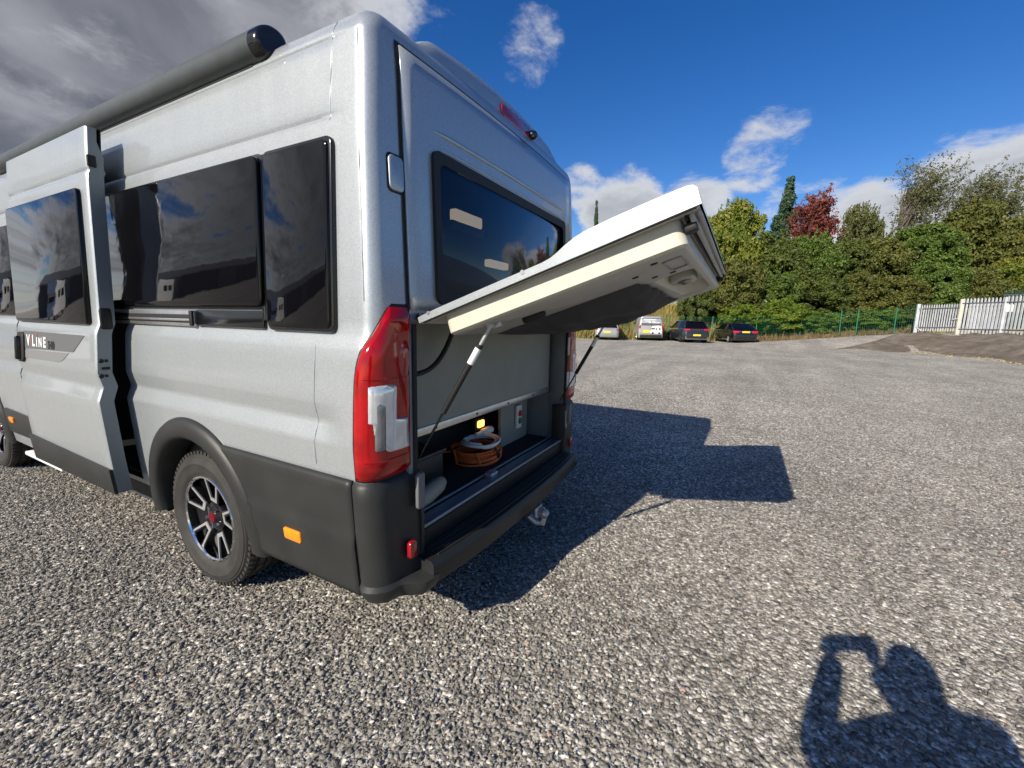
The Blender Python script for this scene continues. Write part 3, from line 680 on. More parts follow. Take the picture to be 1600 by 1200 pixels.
def lamps():
    for s in (-1, 1):
        root = lamp_skin('tail_lamp', None, 1.0, list(np.linspace(0.828, 1.462, 26)), 0.026, REDL, van, s, nf=18, bulge=0.006)
        lamp_skin('lamp_gasket', None, 1.0, list(np.linspace(0.818, 1.474, 24)), 0.006, BLACK, root, s, ext=0.010, nf=14)
        zs = [0.925, 0.929, 0.935, 0.942, 0.95, 0.96, 0.975, 0.99, 1.01, 1.03, 1.045, 1.05, 1.056, 1.07, 1.1, 1.14, 1.17, 1.185, 1.192]
        lamp_skin('clear_lens', 0.15, 0.9, zs, 0.0315, CLEAR, root, s, nf=12, f1fun=lambda z: 0.965 if z < 1.05 else 0.70, f0fun=lambda z: interp(z, [0.925, 0.935, 0.95, 0.975, 1.01, 1.045], [0.46, 0.36, 0.28, 0.20, 0.16, 0.15]), bulge=0.006)
        lamp_skin('reflector_bowl', 0.25, 0.44, zs[2:-2], 0.0335, mat('dark reflector', (0.20, 0.21, 0.23), 0.2, metal=0.6, coat=0.8, var=0.3, vscale=18), root, s, nf=8, bulge=0.006)
        lamp_skin('reflector_ridge', 0.52, 0.58, zs[1:-1], 0.0350, mat('pale ridge', (0.75, 0.77, 0.78), 0.2, coat=0.8), root, s, nf=6, bulge=0.006)
        for zz in (1.205, 0.905):
            lamp_skin('lens_rib', 0.03, 0.97, [zz-0.004, zz-0.002, zz, zz+0.002, zz+0.004], 0.030, REDD, root, s, nf=14, bulge=0.006)
        lamp_skin('lens_step', 0.60, 0.97, [1.20, 1.21, 1.25, 1.30, 1.34, 1.36], 0.0305, REDD, root, s, nf=8, bulge=0.006)
lamps()
def bumper():
    for s in (-1, 1):
        zs = [0.325, 0.335, 0.36, 0.385, 0.392, 0.40, 0.45, 0.52, 0.60, 0.68, 0.75, 0.80, 0.812, 0.818]
        def f(i, j):
            z = zs[j]; fr = i/17
            o = interp(z, [0.325, 0.36, 0.385, 0.40, 0.60, 0.80, 0.818], [0.022, 0.042, 0.044, 0.026, 0.026, 0.022, 0.004])
            o *= 0.6+0.4*sstep(0, 0.1, fr)
            o += 0.075*sstep(0.45, 0.75, fr)*sstep(0.405, 0.385, z)
            return on_skin(z, 0.115, -0.80, fr, o)
        V, F = grid(18, len(zs), f); V, F = mirror(V, F, s)
        bp = O('bumper_corner', V, [tuple(reversed(q)) for q in F], PLASTIC, van, 45)
        # inner cheek closing the corner towards the step, with its pale insert and red reflector
        poly = [(-0.005, 0.345), (0.10, 0.345), (0.10, 0.80), (0.0, 0.81), (-0.012, 0.60)]
        V, F = prism([(a, b) for a, b in poly][::1], lambda a, b, h: Vector((s*(0.815-h), a, b)), 0.02, 0.004); O('bumper_cheek', V, F, PLASTIC, bp, 40)
        V, F = prism(rrect(min(s*0.815, s*0.858), max(s*0.815, s*0.858), 0.665, 0.815, 0.014, 4), lambda a, b, h: Vector((a, 0.012-0.03-h, b)), 0.014, 0.004); O('bumper_insert', V, F, mat('grey plastic', (0.13, 0.135, 0.14), 0.5), bp, 40)
        V, F = prism(rrect(min(s*0.865, s*0.905), max(s*0.865, s*0.905), 0.475, 0.545, 0.012, 4), lambda a, b, h: Vector((a, 0.0-h-0.012+0.03*0, b)), 0.018, 0.004); O('reflector', V, F, REDD, bp, 40)
    # step: moulded tread between the corners
    prof = [(-0.125, 0.345), (-0.132, 0.40), (-0.130, 0.432), (-0.118, 0.446), (-0.10, 0.447), (0.022, 0.450), (0.022, 0.40), (-0.02, 0.345)]
    xs = np.linspace(-0.835, 0.835, 31); n = len(prof)
    V = []; F = []
    for x in xs:
        c = 0.055*(abs(x)/0.90)**3
        for (a, b) in prof: V.append(Vector((x, a+c, b)))
    for i in range(len(xs)-1):
        for j in range(n): F.append((i*n+j, i*n+(j+1) % n, (i+1)*n+(j+1) % n, (i+1)*n+j))
    F.append(tuple(range(n))); F.append(tuple(range((len(xs)-1)*n+n-1, (len(xs)-1)*n-1, -1)))
    st = O('rear_step', V, F, mat('black step plastic', (0.013, 0.014, 0.015), 0.5, bump=0.2, bscale=300, bdist=0.002), van, 40)
    for k in range(6):
        y = -0.094+k*0.017
        MB().tube([(x, y+0.03*(abs(x)/0.8)**3, 0.449) for x in np.linspace(-0.78, 0.78, 21)], 0.0042, 6).build('tread_rib', BLACK if k % 2 else PLASTIC, st, 60)
    # tow bar
    tb = MB(); tb.box((0.02, -0.02, 0.335), (0.16, 0.20, 0.05), 0.006); tb.build('tow_bar', BLACK, van, 40)
    mb = MB(); mb.tube([(0.02, -0.08, 0.31), (0.02, -0.15, 0.27), (0.02, -0.19, 0.275), (0.02, -0.20, 0.31)], [0.02, 0.02, 0.018, 0.014], 10)
    mb.lathe([(0, .026), (.016, .021), (.025, .005), (.025, -.005), (.016, -.02), (0, -.025)], Vector((0.02, -0.20, 0.335)), Vector((0, 0, 1)), Vector((1, 0, 0)), Vector((0, 1, 0)), 16)
    mb.build('tow_ball', STEEL, van, 50)
    mb = MB(); mb.box((0.11, -0.12, 0.29), (0.10, 0.012, 0.07), 0.004); mb.lathe([(0.018, 0), (0.032, 0), (0.032, .016), (0.018, .016), (0.018, 0)], Vector((0.13, -0.128, 0.28)), Vector((0, -1, 0)), Vector((1, 0, 0)), Vector((0, 0, 1)), 18)
    mb.build('electric_socket', STEEL, van, 40)
bumper()

# ---- lower side trim, wheel arches
def side_trim():
    for s in (-1, 1):
        ys = np.linspace(0.118, 1.30, 40); zs = np.linspace(0.345, 0.822, 22)
        def f(i, j):
            z = zs[j]; y = ys[i]; o = 0.010 + 0.008*sstep(0.62, 0.56, z)
            if j == len(zs)-1: o = 0.001
            return Vector((-(Wz(z)+o), y, z))
        V, F = grid(len(ys), len(zs), f, lambda i, j: (ys[i]+.015-AY)**2+(zs[j]+.011-AZ)**2 > 0.505**2)
        V, F = prune(V, F); V, F = mirror(V, F, s)
        O('side_trim', V, F, PLASTIC, van, 40, thick=0.008)
        for cy, a0, a1 in ((AY, -6, 186), (FY, -6, 186)):
            V = []; prof = [(0.425, -0.10), (0.428, -0.01), (0.436, 0.020), (0.452, 0.032), (0.495, 0.034), (0.525, 0.022), (0.538, 0.004), (0.540, -0.010)]
            n = len(prof); A = np.linspace(R(a0), R(a1), 49)
            for a in A:
                for (r_, o) in prof:
                    z = AZ+r_*math.sin(a)*1.02; V.append(Vector((-(Wz(max(z, 0.3))+o), cy+r_*math.cos(a)*0.97, z)))
            F = [(i*n+j, i*n+j+1, (i+1)*n+j+1, (i+1)*n+j) for i in range(len(A)-1) for j in range(n-1)]
            F += [tuple(range(n)), tuple(range(len(V)-1, len(V)-1-n, -1))]
            V, F = mirror(V, F, s); O('wheel_arch', V, F, PLASTIC, van, 40)
            # liner
            V = []; A = np.linspace(R(-10), R(190), 25)
            for a in A:
                for x in (0.98, 0.62): V.append(Vector((-x, cy+0.49*math.cos(a), AZ+0.49*math.sin(a))))
            F = [(i*2, i*2+1, i*2+3, i*2+2) for i in range(len(A)-1)]
            V.append(Vector((-0.62, cy, AZ))); k = len(V)-1
            F += [(i*2+1, k, i*2+3) for i in range(len(A)-1)]
            V, F = mirror(V, F, s); O('arch_liner', V, F, BLACK, van)
        # sill behind the arch to the front, and cab trim
        for (y0, y1) in ((1.78, 3.20),):
            MB().box((s*0.985, (y0+y1)/2, 0.40), (0.06, y1-y0, 0.10), 0.012).build('sill', PLASTIC, van, 40)
        poly = [(3.24, 0.43), (4.20, 0.42), (4.20, 0.62), (3.24, 0.60)]
        V, F = prism(poly, lambda a, b, h: Vector((-(Wz(b)+h), a, b)), 0.018, 0.006); V, F = mirror(V, F, s); O('cab_trim', V, F, PLASTIC, van, 40)
        poly = rrect(3.99, 4.09, 0.515, 0.565, 0.012, 3)
        V, F = prism(poly, lambda a, b, h: Vector((-(Wz(b)+0.016+h), a, b)), 0.014, 0.005); V, F = mirror(V, F, s); O('side_marker', V, F, AMBER, van, 40)
        poly = rrect(0.435, 0.545, 0.480, 0.535, 0.012, 3)
        V, F = prism(poly, lambda a, b, h: Vector((-(Wz(b)+0.016+h), a, b)), 0.018, 0.006); V, F = mirror(V, F, s); O('side_marker', V, F, AMBER, van, 40)
    MB().box((0, 2.6, 0.36), (1.75, 4.9, 0.10)).build('underbody', BLACK, van)
    MB().box((0, 0.25, 0.41), (1.6, 0.42, 0.07)).build('underbody', BLACK, van)
    MB().box((0, AY, 0.36), (1.7, 0.10, 0.10)).build('rear_axle', BLACK, van)
side_trim()

def wheel(cy, s):
    TR = 0.362; ax = Vector((s, 0, 0)); c = Vector((s*0.895, cy, TR)); e1, e2 = Vector((0, 1, 0)), Vector((0, 0, 1))
    tp = [(0.232, -0.10), (0.30, -0.118), (0.335, -0.112), (0.352, -0.095), (0.358, -0.055), (0.350, -0.052), (0.350, -0.042), (0.360, -0.040), (0.361, -0.006), (0.352, -0.004), (0.352, 0.004), (0.361, 0.006), (0.360, 0.040), (0.350, 0.042), (0.350, 0.052), (0.358, 0.055), (0.352, 0.092), (0.338, 0.108), (0.332, 0.108), (0.328, 0.113), (0.300, 0.119), (0.297, 0.117), (0.262, 0.115), (0.245, 0.108), (0.232, 0.098)]
    w = MB().lathe(tp, c, ax, e1, e2, 72).build('wheel', RUBBER, van, 35)
    tb = MB()
    for k in range(66):
        a = 2*PI*k/66; d = e1*math.cos(a)+e2*math.sin(a); t = -e1*math.sin(a)+e2*math.cos(a)
        rot = Matrix((ax, t, d)).transposed()
        for h, ww in ((0.080, 0.040), (-0.080, 0.040)):
            tb.box(c+d*0.352+ax*h, (ww, 0.021, 0.022), 0, rot)
        if k % 2 == 0:
            for h in (0.023, -0.023): tb.box(c+d*0.354+ax*h, (0.03, 0.05, 0.018), 0, rot)
    kind(tb.build('tread_blocks', RUBBER, w), 'stuff')
    MB().lathe([(0.234, 0.098), (0.230, 0.104), (0.222, 0.105), (0.216, 0.098), (0.212, 0.05), (0.205, -0.02), (0.205, -0.09)], c, ax, e1, e2, 64).build('rim', CHROME if s < 0 else ALU, w, 35)
    MB().lathe([(0.0, 0.028), (0.12, 0.028), (0.212, 0.010), (0.214, -0.03)], c, ax, e1, e2, 48).build('brake_disc', BLACK, w, 35)
    MB().lathe([(0.0, 0.082), (0.032, 0.081), (0.036, 0.077), (0.062, 0.074), (0.078, 0.066), (0.085, 0.050), (0.085, 0.02)], c, ax, e1, e2, 40).build('hub', BLACKG, w, 35)
    MB().lathe([(0.0, 0.090), (0.026, 0.088), (0.030, 0.080)], c, ax, e1, e2, 24).build('centre_cap', mat('red cap badge', (0.20, 0.012, 0.02), 0.25, metal=0.4), w, 35)
    for k in range(5):
        a = 2*PI*(k+0.36)/5
        def pt(r_, t_, h): 
            an = a; d = e1*math.cos(an)+e2*math.sin(an); t = -e1*math.sin(an)+e2*math.cos(an); return c+d*r_+t*t_+ax*h
        # nut
        mb = MB(); d = e1*math.cos(a+PI/5)+e2*math.sin(a+PI/5)
        mb.lathe([(0, 0.088), (0.009, 0.087), (0.0105, 0.072)], c+d*0.055, ax, e1, e2, 8); mb.build('wheel_nut', CHROME, w, 30)
        # a V shaped double spoke: black body with machined bright edges
        def bar(r0, t0, w0, h0, r1, t1, w1, h1, dep):
            V = []
            for (r_, t_, ww, h) in ((r0, t0, w0, h0), (r1, t1, w1, h1)):
                V += [pt(r_, t_-ww/2, h), pt(r_, t_+ww/2, h), pt(r_, t_+ww/2, h-dep), pt(r_, t_-ww/2, h-dep)]
            return V, [(0, 1, 5, 4), (1, 2, 6, 5), (2, 3, 7, 6), (3, 0, 4, 7), (0, 3, 2, 1), (4, 5, 6, 7)]
        sp = MB()
        for q in (-1, 1): sp.add(*bar(0.070, q*0.014, 0.030, 0.069, 0.216, q*0.052, 0.030, 0.090, 0.035))
        sp.add(*bar(0.07, 0, 0.05, 0.066, 0.115, 0, 0.065, 0.074, 0.03))
        so_ = sp.build('spoke', BLACKG, w)
        ed = MB()
        for q in (-1, 1): ed.add(*bar(0.092, q*0.021, 0.014, 0.0765, 0.217, q*0.054, 0.010, 0.0935, 0.004))
        ed.add(*bar(0.088, 0, 0.055, 0.0755, 0.108, 0, 0.062, 0.0778, 0.004))
        ed.build('machined_edge', mat('machined alloy', (0.78, 0.79, 0.80), 0.28, metal=0.75), so_)
for s_ in (-1, 1):
    for cy_ in (AY, FY): wheel(cy_, s_)

# ---- sliding door, slid back and standing off the body
def sliding_door():
    OFF = 0.140; Y0, Y1 = 1.855, 3.06
    zs = [0.43, 0.45, 0.50, 0.565, 0.575, 0.62, 0.72, 0.82, 0.90] + list(np.linspace(0.945, 1.10, 13)) + [1.16, 1.24, 1.30, 1.318, 1.34, 1.36, 1.5, 1.7, 1.9, 2.04, 2.08, 2.108, 2.117, 2.125, 2.133, 2.142, 2.2, 2.27, 2.32, 2.335]
    ys = [Y0, Y0+0.006, Y0+0.02, Y0+0.1] + list(np.linspace(2.1, 2.95, 7)) + [Y1-0.02, Y1-0.006, Y1]
    def yy(y, z): return y
    def fo(i, j):
        y = ys[i]; z = zs[j]; e = (0.008 if i in (0, len(ys)-1) else 0.002 if i in (1, len(ys)-2) else 0)
        return Vector((-(wside(2.0, z)+OFF-e), y-0.03*(z > 9), z))
    ni, nj = len(ys), len(zs)
    V, F = grid(ni, nj, fo)
    F = [tuple(q) for q in F]
    dr = O('sliding_door', V, F, SILVER, van, 40)
    # inner frame: return edges and inner skin
    T = 0.072; V = []; F = []
    out = [fo(0, j) for j in range(nj)]; V += out; V += [Vector((p.x+T*(0.85 if p.z < 2.25 else 0.5), p.y+0.004, p.z)) for p in out]
    F += [(j, j+1, nj+j+1, nj+j) for j in range(nj-1)]
    b = len(V); out = [fo(ni-1, j) for j in range(nj)]; V += out; V += [Vector((p.x+T*0.85, p.y-0.004, p.z)) for p in out]
    F += [(b+j+1, b+j, b+nj+j, b+nj+j+1) for j in range(nj-1)]
    b2 = len(V); V += [Vector((-(Wz(z)+OFF-T*0.85), y, z)) for y in (Y0+0.004, Y1-0.004) for z in zs]
    F += [(b2+j, b2+nj+j, b2+nj+j+1, b2+j+1) for j in range(nj-1)]
    top = [(Vector((-(wside(2, z)+OFF), y, z)), Vector((-(Wz(z)+OFF-T), y, z))) for z in (zs[0], zs[-1]) for y in (Y0, Y1)]
    for k in (0, 2):
        b3 = len(V); V += [top[k][0], top[k][1], top[k+1][1], top[k+1][0]]; F.append((b3, b3+1, b3+2, b3+3))
    O('door_frame', V, F, mat('door frame paint', (0.22, 0.25, 0.27), 0.45, metal=0.4), dr, 40)
    # rear edge hardware
    for z, dy in ((1.165, 0.0), (1.085, 0.0)):
        MB().lathe([(0, .006), (.010, .005), (.012, 0)], Vector((-(Wz(z)+OFF-0.022), Y0-0.001, z)), Vector((0, -1, 0)), Vector((1, 0, 0)), Vector((0, 0, 1)), 12).build('edge_bolt', BLACK, dr)
        MB().box((-(Wz(z)+OFF-0.044), Y0-0.001, z), (0.012, 0.006, 0.014), 0.001).build('edge_slot', BLACK, dr)
    MB().box((-(Wz(1.125)+OFF-0.042), Y0-0.001, 1.125), (0.034, 0.008, 0.014), 0.003).build('door_latch', BLACK, dr)
    MB().box((-(Wz(1.39)+OFF-0.03), Y0-0.002, 1.385), (0.05, 0.016, 0.11), 0.010).build('roller_bracket', BLACK, dr, 40)
    MB().box((-(Wz(2.17)+OFF-0.02), Y0-0.002, 2.17), (0.035, 0.016, 0.055), 0.004).build('edge_catch', BLACK, dr, 40)
    # window
    dw = surf_panel('door_window', 1.935, 3.035, 1.352, 2.045, OFF+0.001, GLASSK, 0.03, 0.018, 0.006, parent=dr)
    # lower trim, decals, handle
    V, F = prism([(Y0-0.002, 0.428), (Y1, 0.428), (Y1, 0.600), (Y0-0.002, 0.572)], lambda a, b, h: Vector((-(Wz(b)+OFF+h), a, b)), 0.012, 0.004); O('door_trim', V, F, PLASTIC, dr, 40)
    V, F = prism([(2.93, 1.183), (2.93, 1.293), (1.985, 1.293), (2.14, 1.197)][::-1], lambda a, b, h: Vector((-(wside(2, b)+OFF+h), a, b)), 0.0022, 0.0006); O('decal_band', V, F, DECAL, dr)
    V, F = prism([(2.93, 1.125), (2.93, 1.174), (2.20, 1.188), (2.30, 1.140), (2.36, 1.128)][::-1], lambda a, b, h: Vector((-(wside(2, b)+OFF+h), a, b)), 0.0022, 0.0006); O('decal_band', V, F, DECAL2, dr)
    V, F = prism(rrect(2.90, 3.01, 1.095, 1.285, 0.03, 4), lambda a, b, h: Vector((-(wside(2, b)+OFF+h), a, b)), 0.012, 0.005); hd = O('door_handle', V, F, BLACK, dr, 40)
    V, F = prism(rrect(2.94, 2.97, 1.11, 1.26, 0.012, 4), lambda a, b, h: Vector((-(wside(2, b)+OFF+0.012+h), a, b)), 0.022, 0.007); O('handle_grip', V, F, BLACKG, hd, 40)
    def text(body, size, y, z, m, nm, sx=1.0, bold=0.0):
        cu = bpy.data.curves.new('txt', 'FONT'); cu.body = body; cu.size = size; cu.extrude = 0.0006; cu.offset = bold
        tmp = bpy.data.objects.new('txt', cu); COL.objects.link(tmp); bpy.context.view_layer.update()
        me = bpy.data.meshes.new_from_object(tmp.evaluated_get(bpy.context.evaluated_depsgraph_get())); bpy.data.objects.remove(tmp)
        V = [Vector((-(wside(2, z+v.co.y)+OFF+0.0034+v.co.z), y-v.co.x*sx, z+v.co.y)) for v in me.vertices]
        F = [tuple(p.vertices) for p in me.polygons]; bpy.data.meshes.remove(me)
        O(nm, V, F, m, dr)
    text('V', 0.094, 2.860, 1.205, WHITE, 'lettering', 0.95, 0.003); text('L', 0.094, 2.765, 1.205, WHITE, 'lettering', 1.0, 0.003)
    text('I', 0.076, 2.695, 1.205, WHITE, 'lettering', 1.0, 0.003); text('N', 0.076, 2.655, 1.205, WHITE, 'lettering', 0.9, 0.003); text('E', 0.084, 2.580, 1.205, WHITE, 'lettering', 1.0, 0.003)
    text('540', 0.062, 2.505, 1.200, BLACK, 'lettering', 1.1, 0.003)
    redm = mat('red print', (0.6, 0.02, 0.02), 0.5)
    for (y, z) in ((2.783, 1.235), (2.686, 1.270)):
        MB().box((-(wside(2, z)+OFF+0.0036), y, z), (0.001, 0.014, 0.014)).build('lettering', redm, dr)
sliding_door()
# cab end: B pillar, cab door glass, front end simple nose (only its edge shows)
def cab():
    surf_panel('cab_window', 3.62, 4.9, 1.38, 2.03, 0.001, GLASSK, 0.04, 0.012, 0.004)
    surf_panel('pillar_trim', 3.27, 3.56, 1.20, 2.24, 0.001, BLACKG, 0.02, 0.006, 0.002)
    mb = MB()
    mb.tube([Vector((-(wside(3.5, z)+0.001), 3.60+0.05*math.sin((z-.6)*2), z)) for z in np.linspace(0.60, 1.36, 16)], 0.004, 6); mb.build('door_gap', BLACK, van)
    V = []; prof = [(5.3, 1.0), (5.6, 0.98), (5.85, 0.86), (5.95, 0.6)]; F = []
    zz = [(0.35, 1.0), (0.9, 1.0), (1.25, 0.9), (1.9, 0.55), (2.4, 0.0)]
    for (z, k) in zz:
        for (y, w) in [(a, -b) for a, b in prof]+[(a, b) for a, b in prof[::-1]]: V.append(Vector((w*Wz(min(z, 2.3)), 5.28+(y-5.3)*k+0.0, z)))
    n = 8
    for i in range(len(zz)-1):
        for j in range(n-1): F.append((i*n+j, i*n+j+1, (i+1)*n+j+1, (i+1)*n+j))
    O('cab_front', V, [tuple(reversed(q)) for q in F], SILVER, van, 50)
    MB().box((-1.0, 3.45, 0.30), (0.10, 0.75, 0.03), 0.008).build('entry_step', WHITE, van, 40)
cab()
# awning case along the roof edge
def awning():
    prof = [(-0.868, 2.432), (-0.868, 2.505), (-0.885, 2.538), (-0.920, 2.552), (-0.960, 2.548), (-1.000, 2.525), (-1.022, 2.486), (-1.020, 2.448), (-1.000, 2.425), (-0.960, 2.410), (-0.945, 2.425)]
    ys = [0.665, 0.70, 3.85, 3.88]; n = len(prof)
    for _ in range(2):      # round the profile
        prof = [q for (a, b), (c_, d_) in zip(prof, prof[1:]+prof[:1]) for q in ((a*.75+c_*.25, b*.75+d_*.25), (a*.25+c_*.75, b*.25+d_*.75))]
    n = len(prof); prof = [(-0.868+(a+0.868)*0.90, 2.44+(b-2.44)*0.92-0.010) for a, b in prof]
    V = [Vector((a, y, b)) for y in (0.65, 3.84) for a, b in prof]; F = [(j, (j+1) % n, n+(j+1) % n, n+j) for j in range(n)]
    aw = O('awning_case', V, F, AWN, van, 40)
    for y0, y1 in ((0.595, 0.65), (3.84, 3.90)):
        cc = Vector((-0.94, 0, 2.47)); V = []; rings = ((y0, 0.80), (y0+0.006, 0.93), (y0+0.022, 1.0), (y1, 1.03)) if y0 < 1 else ((y0, 1.03), (y1-.02, 1.0), (y1, 0.85))
        for (y, k) in rings:
            for a, b in prof: V.append(Vector((cc.x+(a-cc.x)*k, y, cc.z+(b-cc.z)*k)))
        F = [(r*n+j, r*n+(j+1) % n, (r+1)*n+(j+1) % n, (r+1)*n+j) for r in range(len(rings)-1) for j in range(n)] + [tuple(range(n)), tuple(range(len(V)-1, len(V)-1-n, -1))]
        O('end_cap', V, F, BLACKG if y0 < 1 else PLASTIC, aw, 40)
    MB().box((-0.935, 2.25, 2.405), (0.05, 3.1, 0.02), 0.004).build('awning_bracket', BLACK, aw)
awning()

# ---- tailgate hinged at waist height, propped up past level
def tailgate():
    B = Vector((0, -0.025, 1.404)); U = Vector((0, -0.946, 0.324)).normalized(); Nn = Vector((0, 0.324, 0.946)).normalized()
    def T(x, s, t): return Vector((x, 0, 0))+B+U*s+Nn*t
    hw = lambda s: 0.832+0.018*s
    ss = [0.0, 0.03, 0.1, 0.2, 0.35, 0.48, 0.545, 0.575, 0.60, 0.63, 0.665, 0.70, 0.78, 0.88, 0.95, 0.99, 1.006, 1.014]
    tt = [0.028, 0.03, 0.032, 0.032, 0.032, 0.031, 0.031, 0.034, 0.041, 0.052, 0.062, 0.067, 0.069, 0.068, 0.066, 0.064, 0.060, 0.050]
    xs = np.linspace(-1, 1, 25)
    def f(i, j):
        e = 1-abs(xs[i])**10; return T(xs[i]*hw(ss[j]), ss[j], tt[j]+0.022*(1-xs[i]**2) - 0.006*(1-e))
    V, F = grid(len(xs), len(ss), f); V = [Vector(v) for v in V]; n = len(ss)
    for i, sd in ((0, -1), (len(xs)-1, 1)):
        b = len(V); V += [T(sd*hw(s), s, 0) for s in ss]
        for j in range(n-1):
            q = (i*n+j, i*n+j+1, b+j+1, b+j); F.append(q if sd < 0 else tuple(reversed(q)))
    b = len(V); V += [T(x*hw(1.014), 1.014, -0.001) for x in xs]
    for i in range(len(xs)-1): F.append((i*n+n-1, (i+1)*n+n-1, b+i+1, b+i))
    tg = O('tailgate', V, F, SILVER, van, 40)
    # inner flange sheet with gasket lines
    fl = MB(); a = [T(-hw(0), 0.0, -0.002), T(hw(0), 0.0, -0.002), T(hw(1), 1.008, -0.002), T(-hw(1), 1.008, -0.002)]; fl.add(a, [(0, 1, 2, 3)])
    fl.build('inner_flange', mat('grey inner flange', (0.50, 0.50, 0.47), 0.5, metal=0.2, var=0.08), tg)
    MB().tube([T(-hw(s)+0.004, s, -0.003) for s in np.linspace(0.02, 1.0, 10)], 0.0035, 6).build('edge_seal', BLACK, tg)
    MB().tube([T(hw(s)-0.004, s, -0.003) for s in np.linspace(0.02, 1.0, 10)], 0.0035, 6).build('edge_seal', BLACK, tg)
    # ridges along the free edge
    for s, w, t, m in ((1.003, 0.012, 0.016, GREYM), (0.984, 0.014, 0.028, GREYM), (0.968, 0.008, 0.020, BLACK)):
        rot = Matrix((Vector((1, 0, 0)), U, Nn)).transposed()
        MB().box(T(0, s, -t/2), (1.62, w, t), 0.004, rot).build('edge_strip', m, tg, 40)
    # inner box moulding
    def boxm(name, x0, x1, s0, s1, t0, t1, m, bev, par=tg):
        poly = rrect(x0, x1, s0, s1, 0.045, 5)
        V, F = prism(poly, lambda a, b_, h: T(a, b_, t0-h), t0-t1, bev); return O(name, V, [tuple(reversed(q)) for q in F], m, par, 35)
    def wall(name, m, par, out, inn, t0, t1):
        n = len(out); V = [T(a, b_, t0) for a, b_ in out]+[T(a, b_, t1+0.008) for a, b_ in out]+[T(a, b_, t1) for a, b_ in inset(out, 0.010)]+[T(a, b_, t1) for a, b_ in inn]+[T(a, b_, t1+0.050) for a, b_ in [((a_-0.085)*0.86+0.085, (c_-0.85)*0.74+0.855) for a_, c_ in inn]]
        F = [(k*n+i, k*n+(i+1) % n, (k+1)*n+(i+1) % n, (k+1)*n+i) for k in range(4) for i in range(n)]
        return O(name, V, [tuple(reversed(q)) for q in F], m, par, 40)
    im = wall('inner_moulding', CREAM, tg, rrect(-0.805, 0.805, 0.095, 0.955, 0.03, 6), rrect(-0.37, 0.54, 0.775, 0.925, 0.055, 6), -0.003, -0.080)
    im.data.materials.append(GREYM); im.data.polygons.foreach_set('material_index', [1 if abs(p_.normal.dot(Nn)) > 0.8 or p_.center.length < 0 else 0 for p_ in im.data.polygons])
    O('moulding_pan', [T(x, s, -0.034) for x, s in ((-0.40, 0.74), (0.56, 0.74), (0.56, 0.945), (-0.40, 0.945))], [(3, 2, 1, 0)], GREYM, tg)
    # raised pocket surround and number plate light boss near the free edge
    bs = boxm('latch_boss', -0.05, 0.20, 0.79, 0.90, -0.034, -0.066, GREYM, 0.014, im)
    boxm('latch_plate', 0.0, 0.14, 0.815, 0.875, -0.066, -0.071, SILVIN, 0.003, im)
    for (x, s) in ((-0.72, 0.845), (-0.46, 0.80), (-0.43, 0.86), (-0.60, 0.76)):
        MB().lathe([(0, .003), (.010, .003), (.012, 0)], T(x, s, -0.0802), -Nn, Vector((1, 0, 0)), U, 12).build('moulding_hole', BLACK, im)
    # handle recess outline
    out = rrect(-0.69, -0.49, 0.865, 0.92, 0.012, 3)
    MB().tube([T(a, b_, -0.081) for a, b_ in out], 0.004, 6, True).build('recess_line', SILVIN, im)
    # slack fabric liner
    xs2 = np.linspace(-0.46, 0.66, 50); s2 = np.linspace(0.10, 0.80, 36); rg = np.random.default_rng(3)
    ph = rg.uniform(0, 6.28, 8)
    def g(i, j):
        x = xs2[i]; u = j/(len(s2)-1); se = 0.742+0.012*math.sin(x*5+2.4)+0.007*math.sin(x*33); s = 0.10+(se-0.10)*u
        xc = (x-0.10)/0.56; e = min(1, 5*(1-abs(xc)))*min(1, 7*u)*min(1, 5*(1-u))
        sag = 0.050*math.sin(PI*min(1, u*0.62+0.05))*(1-abs(xc)**3)
        w = 0.008*math.sin(x*9+u*8+ph[0])+0.006*math.sin(x*21-u*13+ph[1])+0.004*math.sin(u*31+x*6+ph[2])
        return T(x, s, -0.0815-1.25*sag*min(1, 6*(1-u)+0.25)-e*w)
    V, F = grid(len(xs2), len(s2), g); O('fabric_liner', V, [tuple(reversed(q)) for q in F], FABRIC, tg, 80)
    # rivets, brackets, catch
    for s in (0.055, 0.47, 0.93): MB().lathe([(0, .002), (.003, .002), (.004, .001), (.007, .001), (.008, 0)], T(-hw(s)-0.0005, s, 0.022 if s < .6 else 0.035), Vector((-1, 0, 0)), U, Nn, 14).build('rivet', ALU, tg)
    rot = Matrix((Vector((1, 0, 0)), U, Nn)).transposed()
    MB().box(T(-0.785, 0.972, -0.035), (0.045, 0.035, 0.025), 0.006, rot).build('corner_stop', BLACK, tg, 40)
    MB().box(T(0.785, 0.972, -0.035), (0.045, 0.035, 0.025), 0.006, rot).build('corner_stop', BLACK, tg, 40)
    MB().box(T(-0.60, 0.36, -0.088), (0.03, 0.10, 0.03), 0.012, rot).build('pull_handle', BLACK, tg, 40)
    for sd in (-1, 1):
        top = T(sd*0.735, 0.245, -0.085); bot = Vector((sd*0.785, 0.035, 0.84))
        d = (bot-top).normalized(); gs = MB(); L_ = (bot-top).length
        st = gs.tube([top+d*0.10, top+d*(L_*0.62)], 0.0125, 12).build('gas_strut', BLACK, van, 60)
        MB().tube([top+d*(L_*0.62), bot], 0.0055, 8).build('strut_rod', BLACKG, st, 60)
        MB().tube([top+d*0.10, top+d*0.17], 0.0132, 12).build('strut_label', WHITE, st, 60)
        MB().tube([top+d*0.085, top+d*0.10], 0.013, 12).build('strut_collar', BLACK, st, 60)
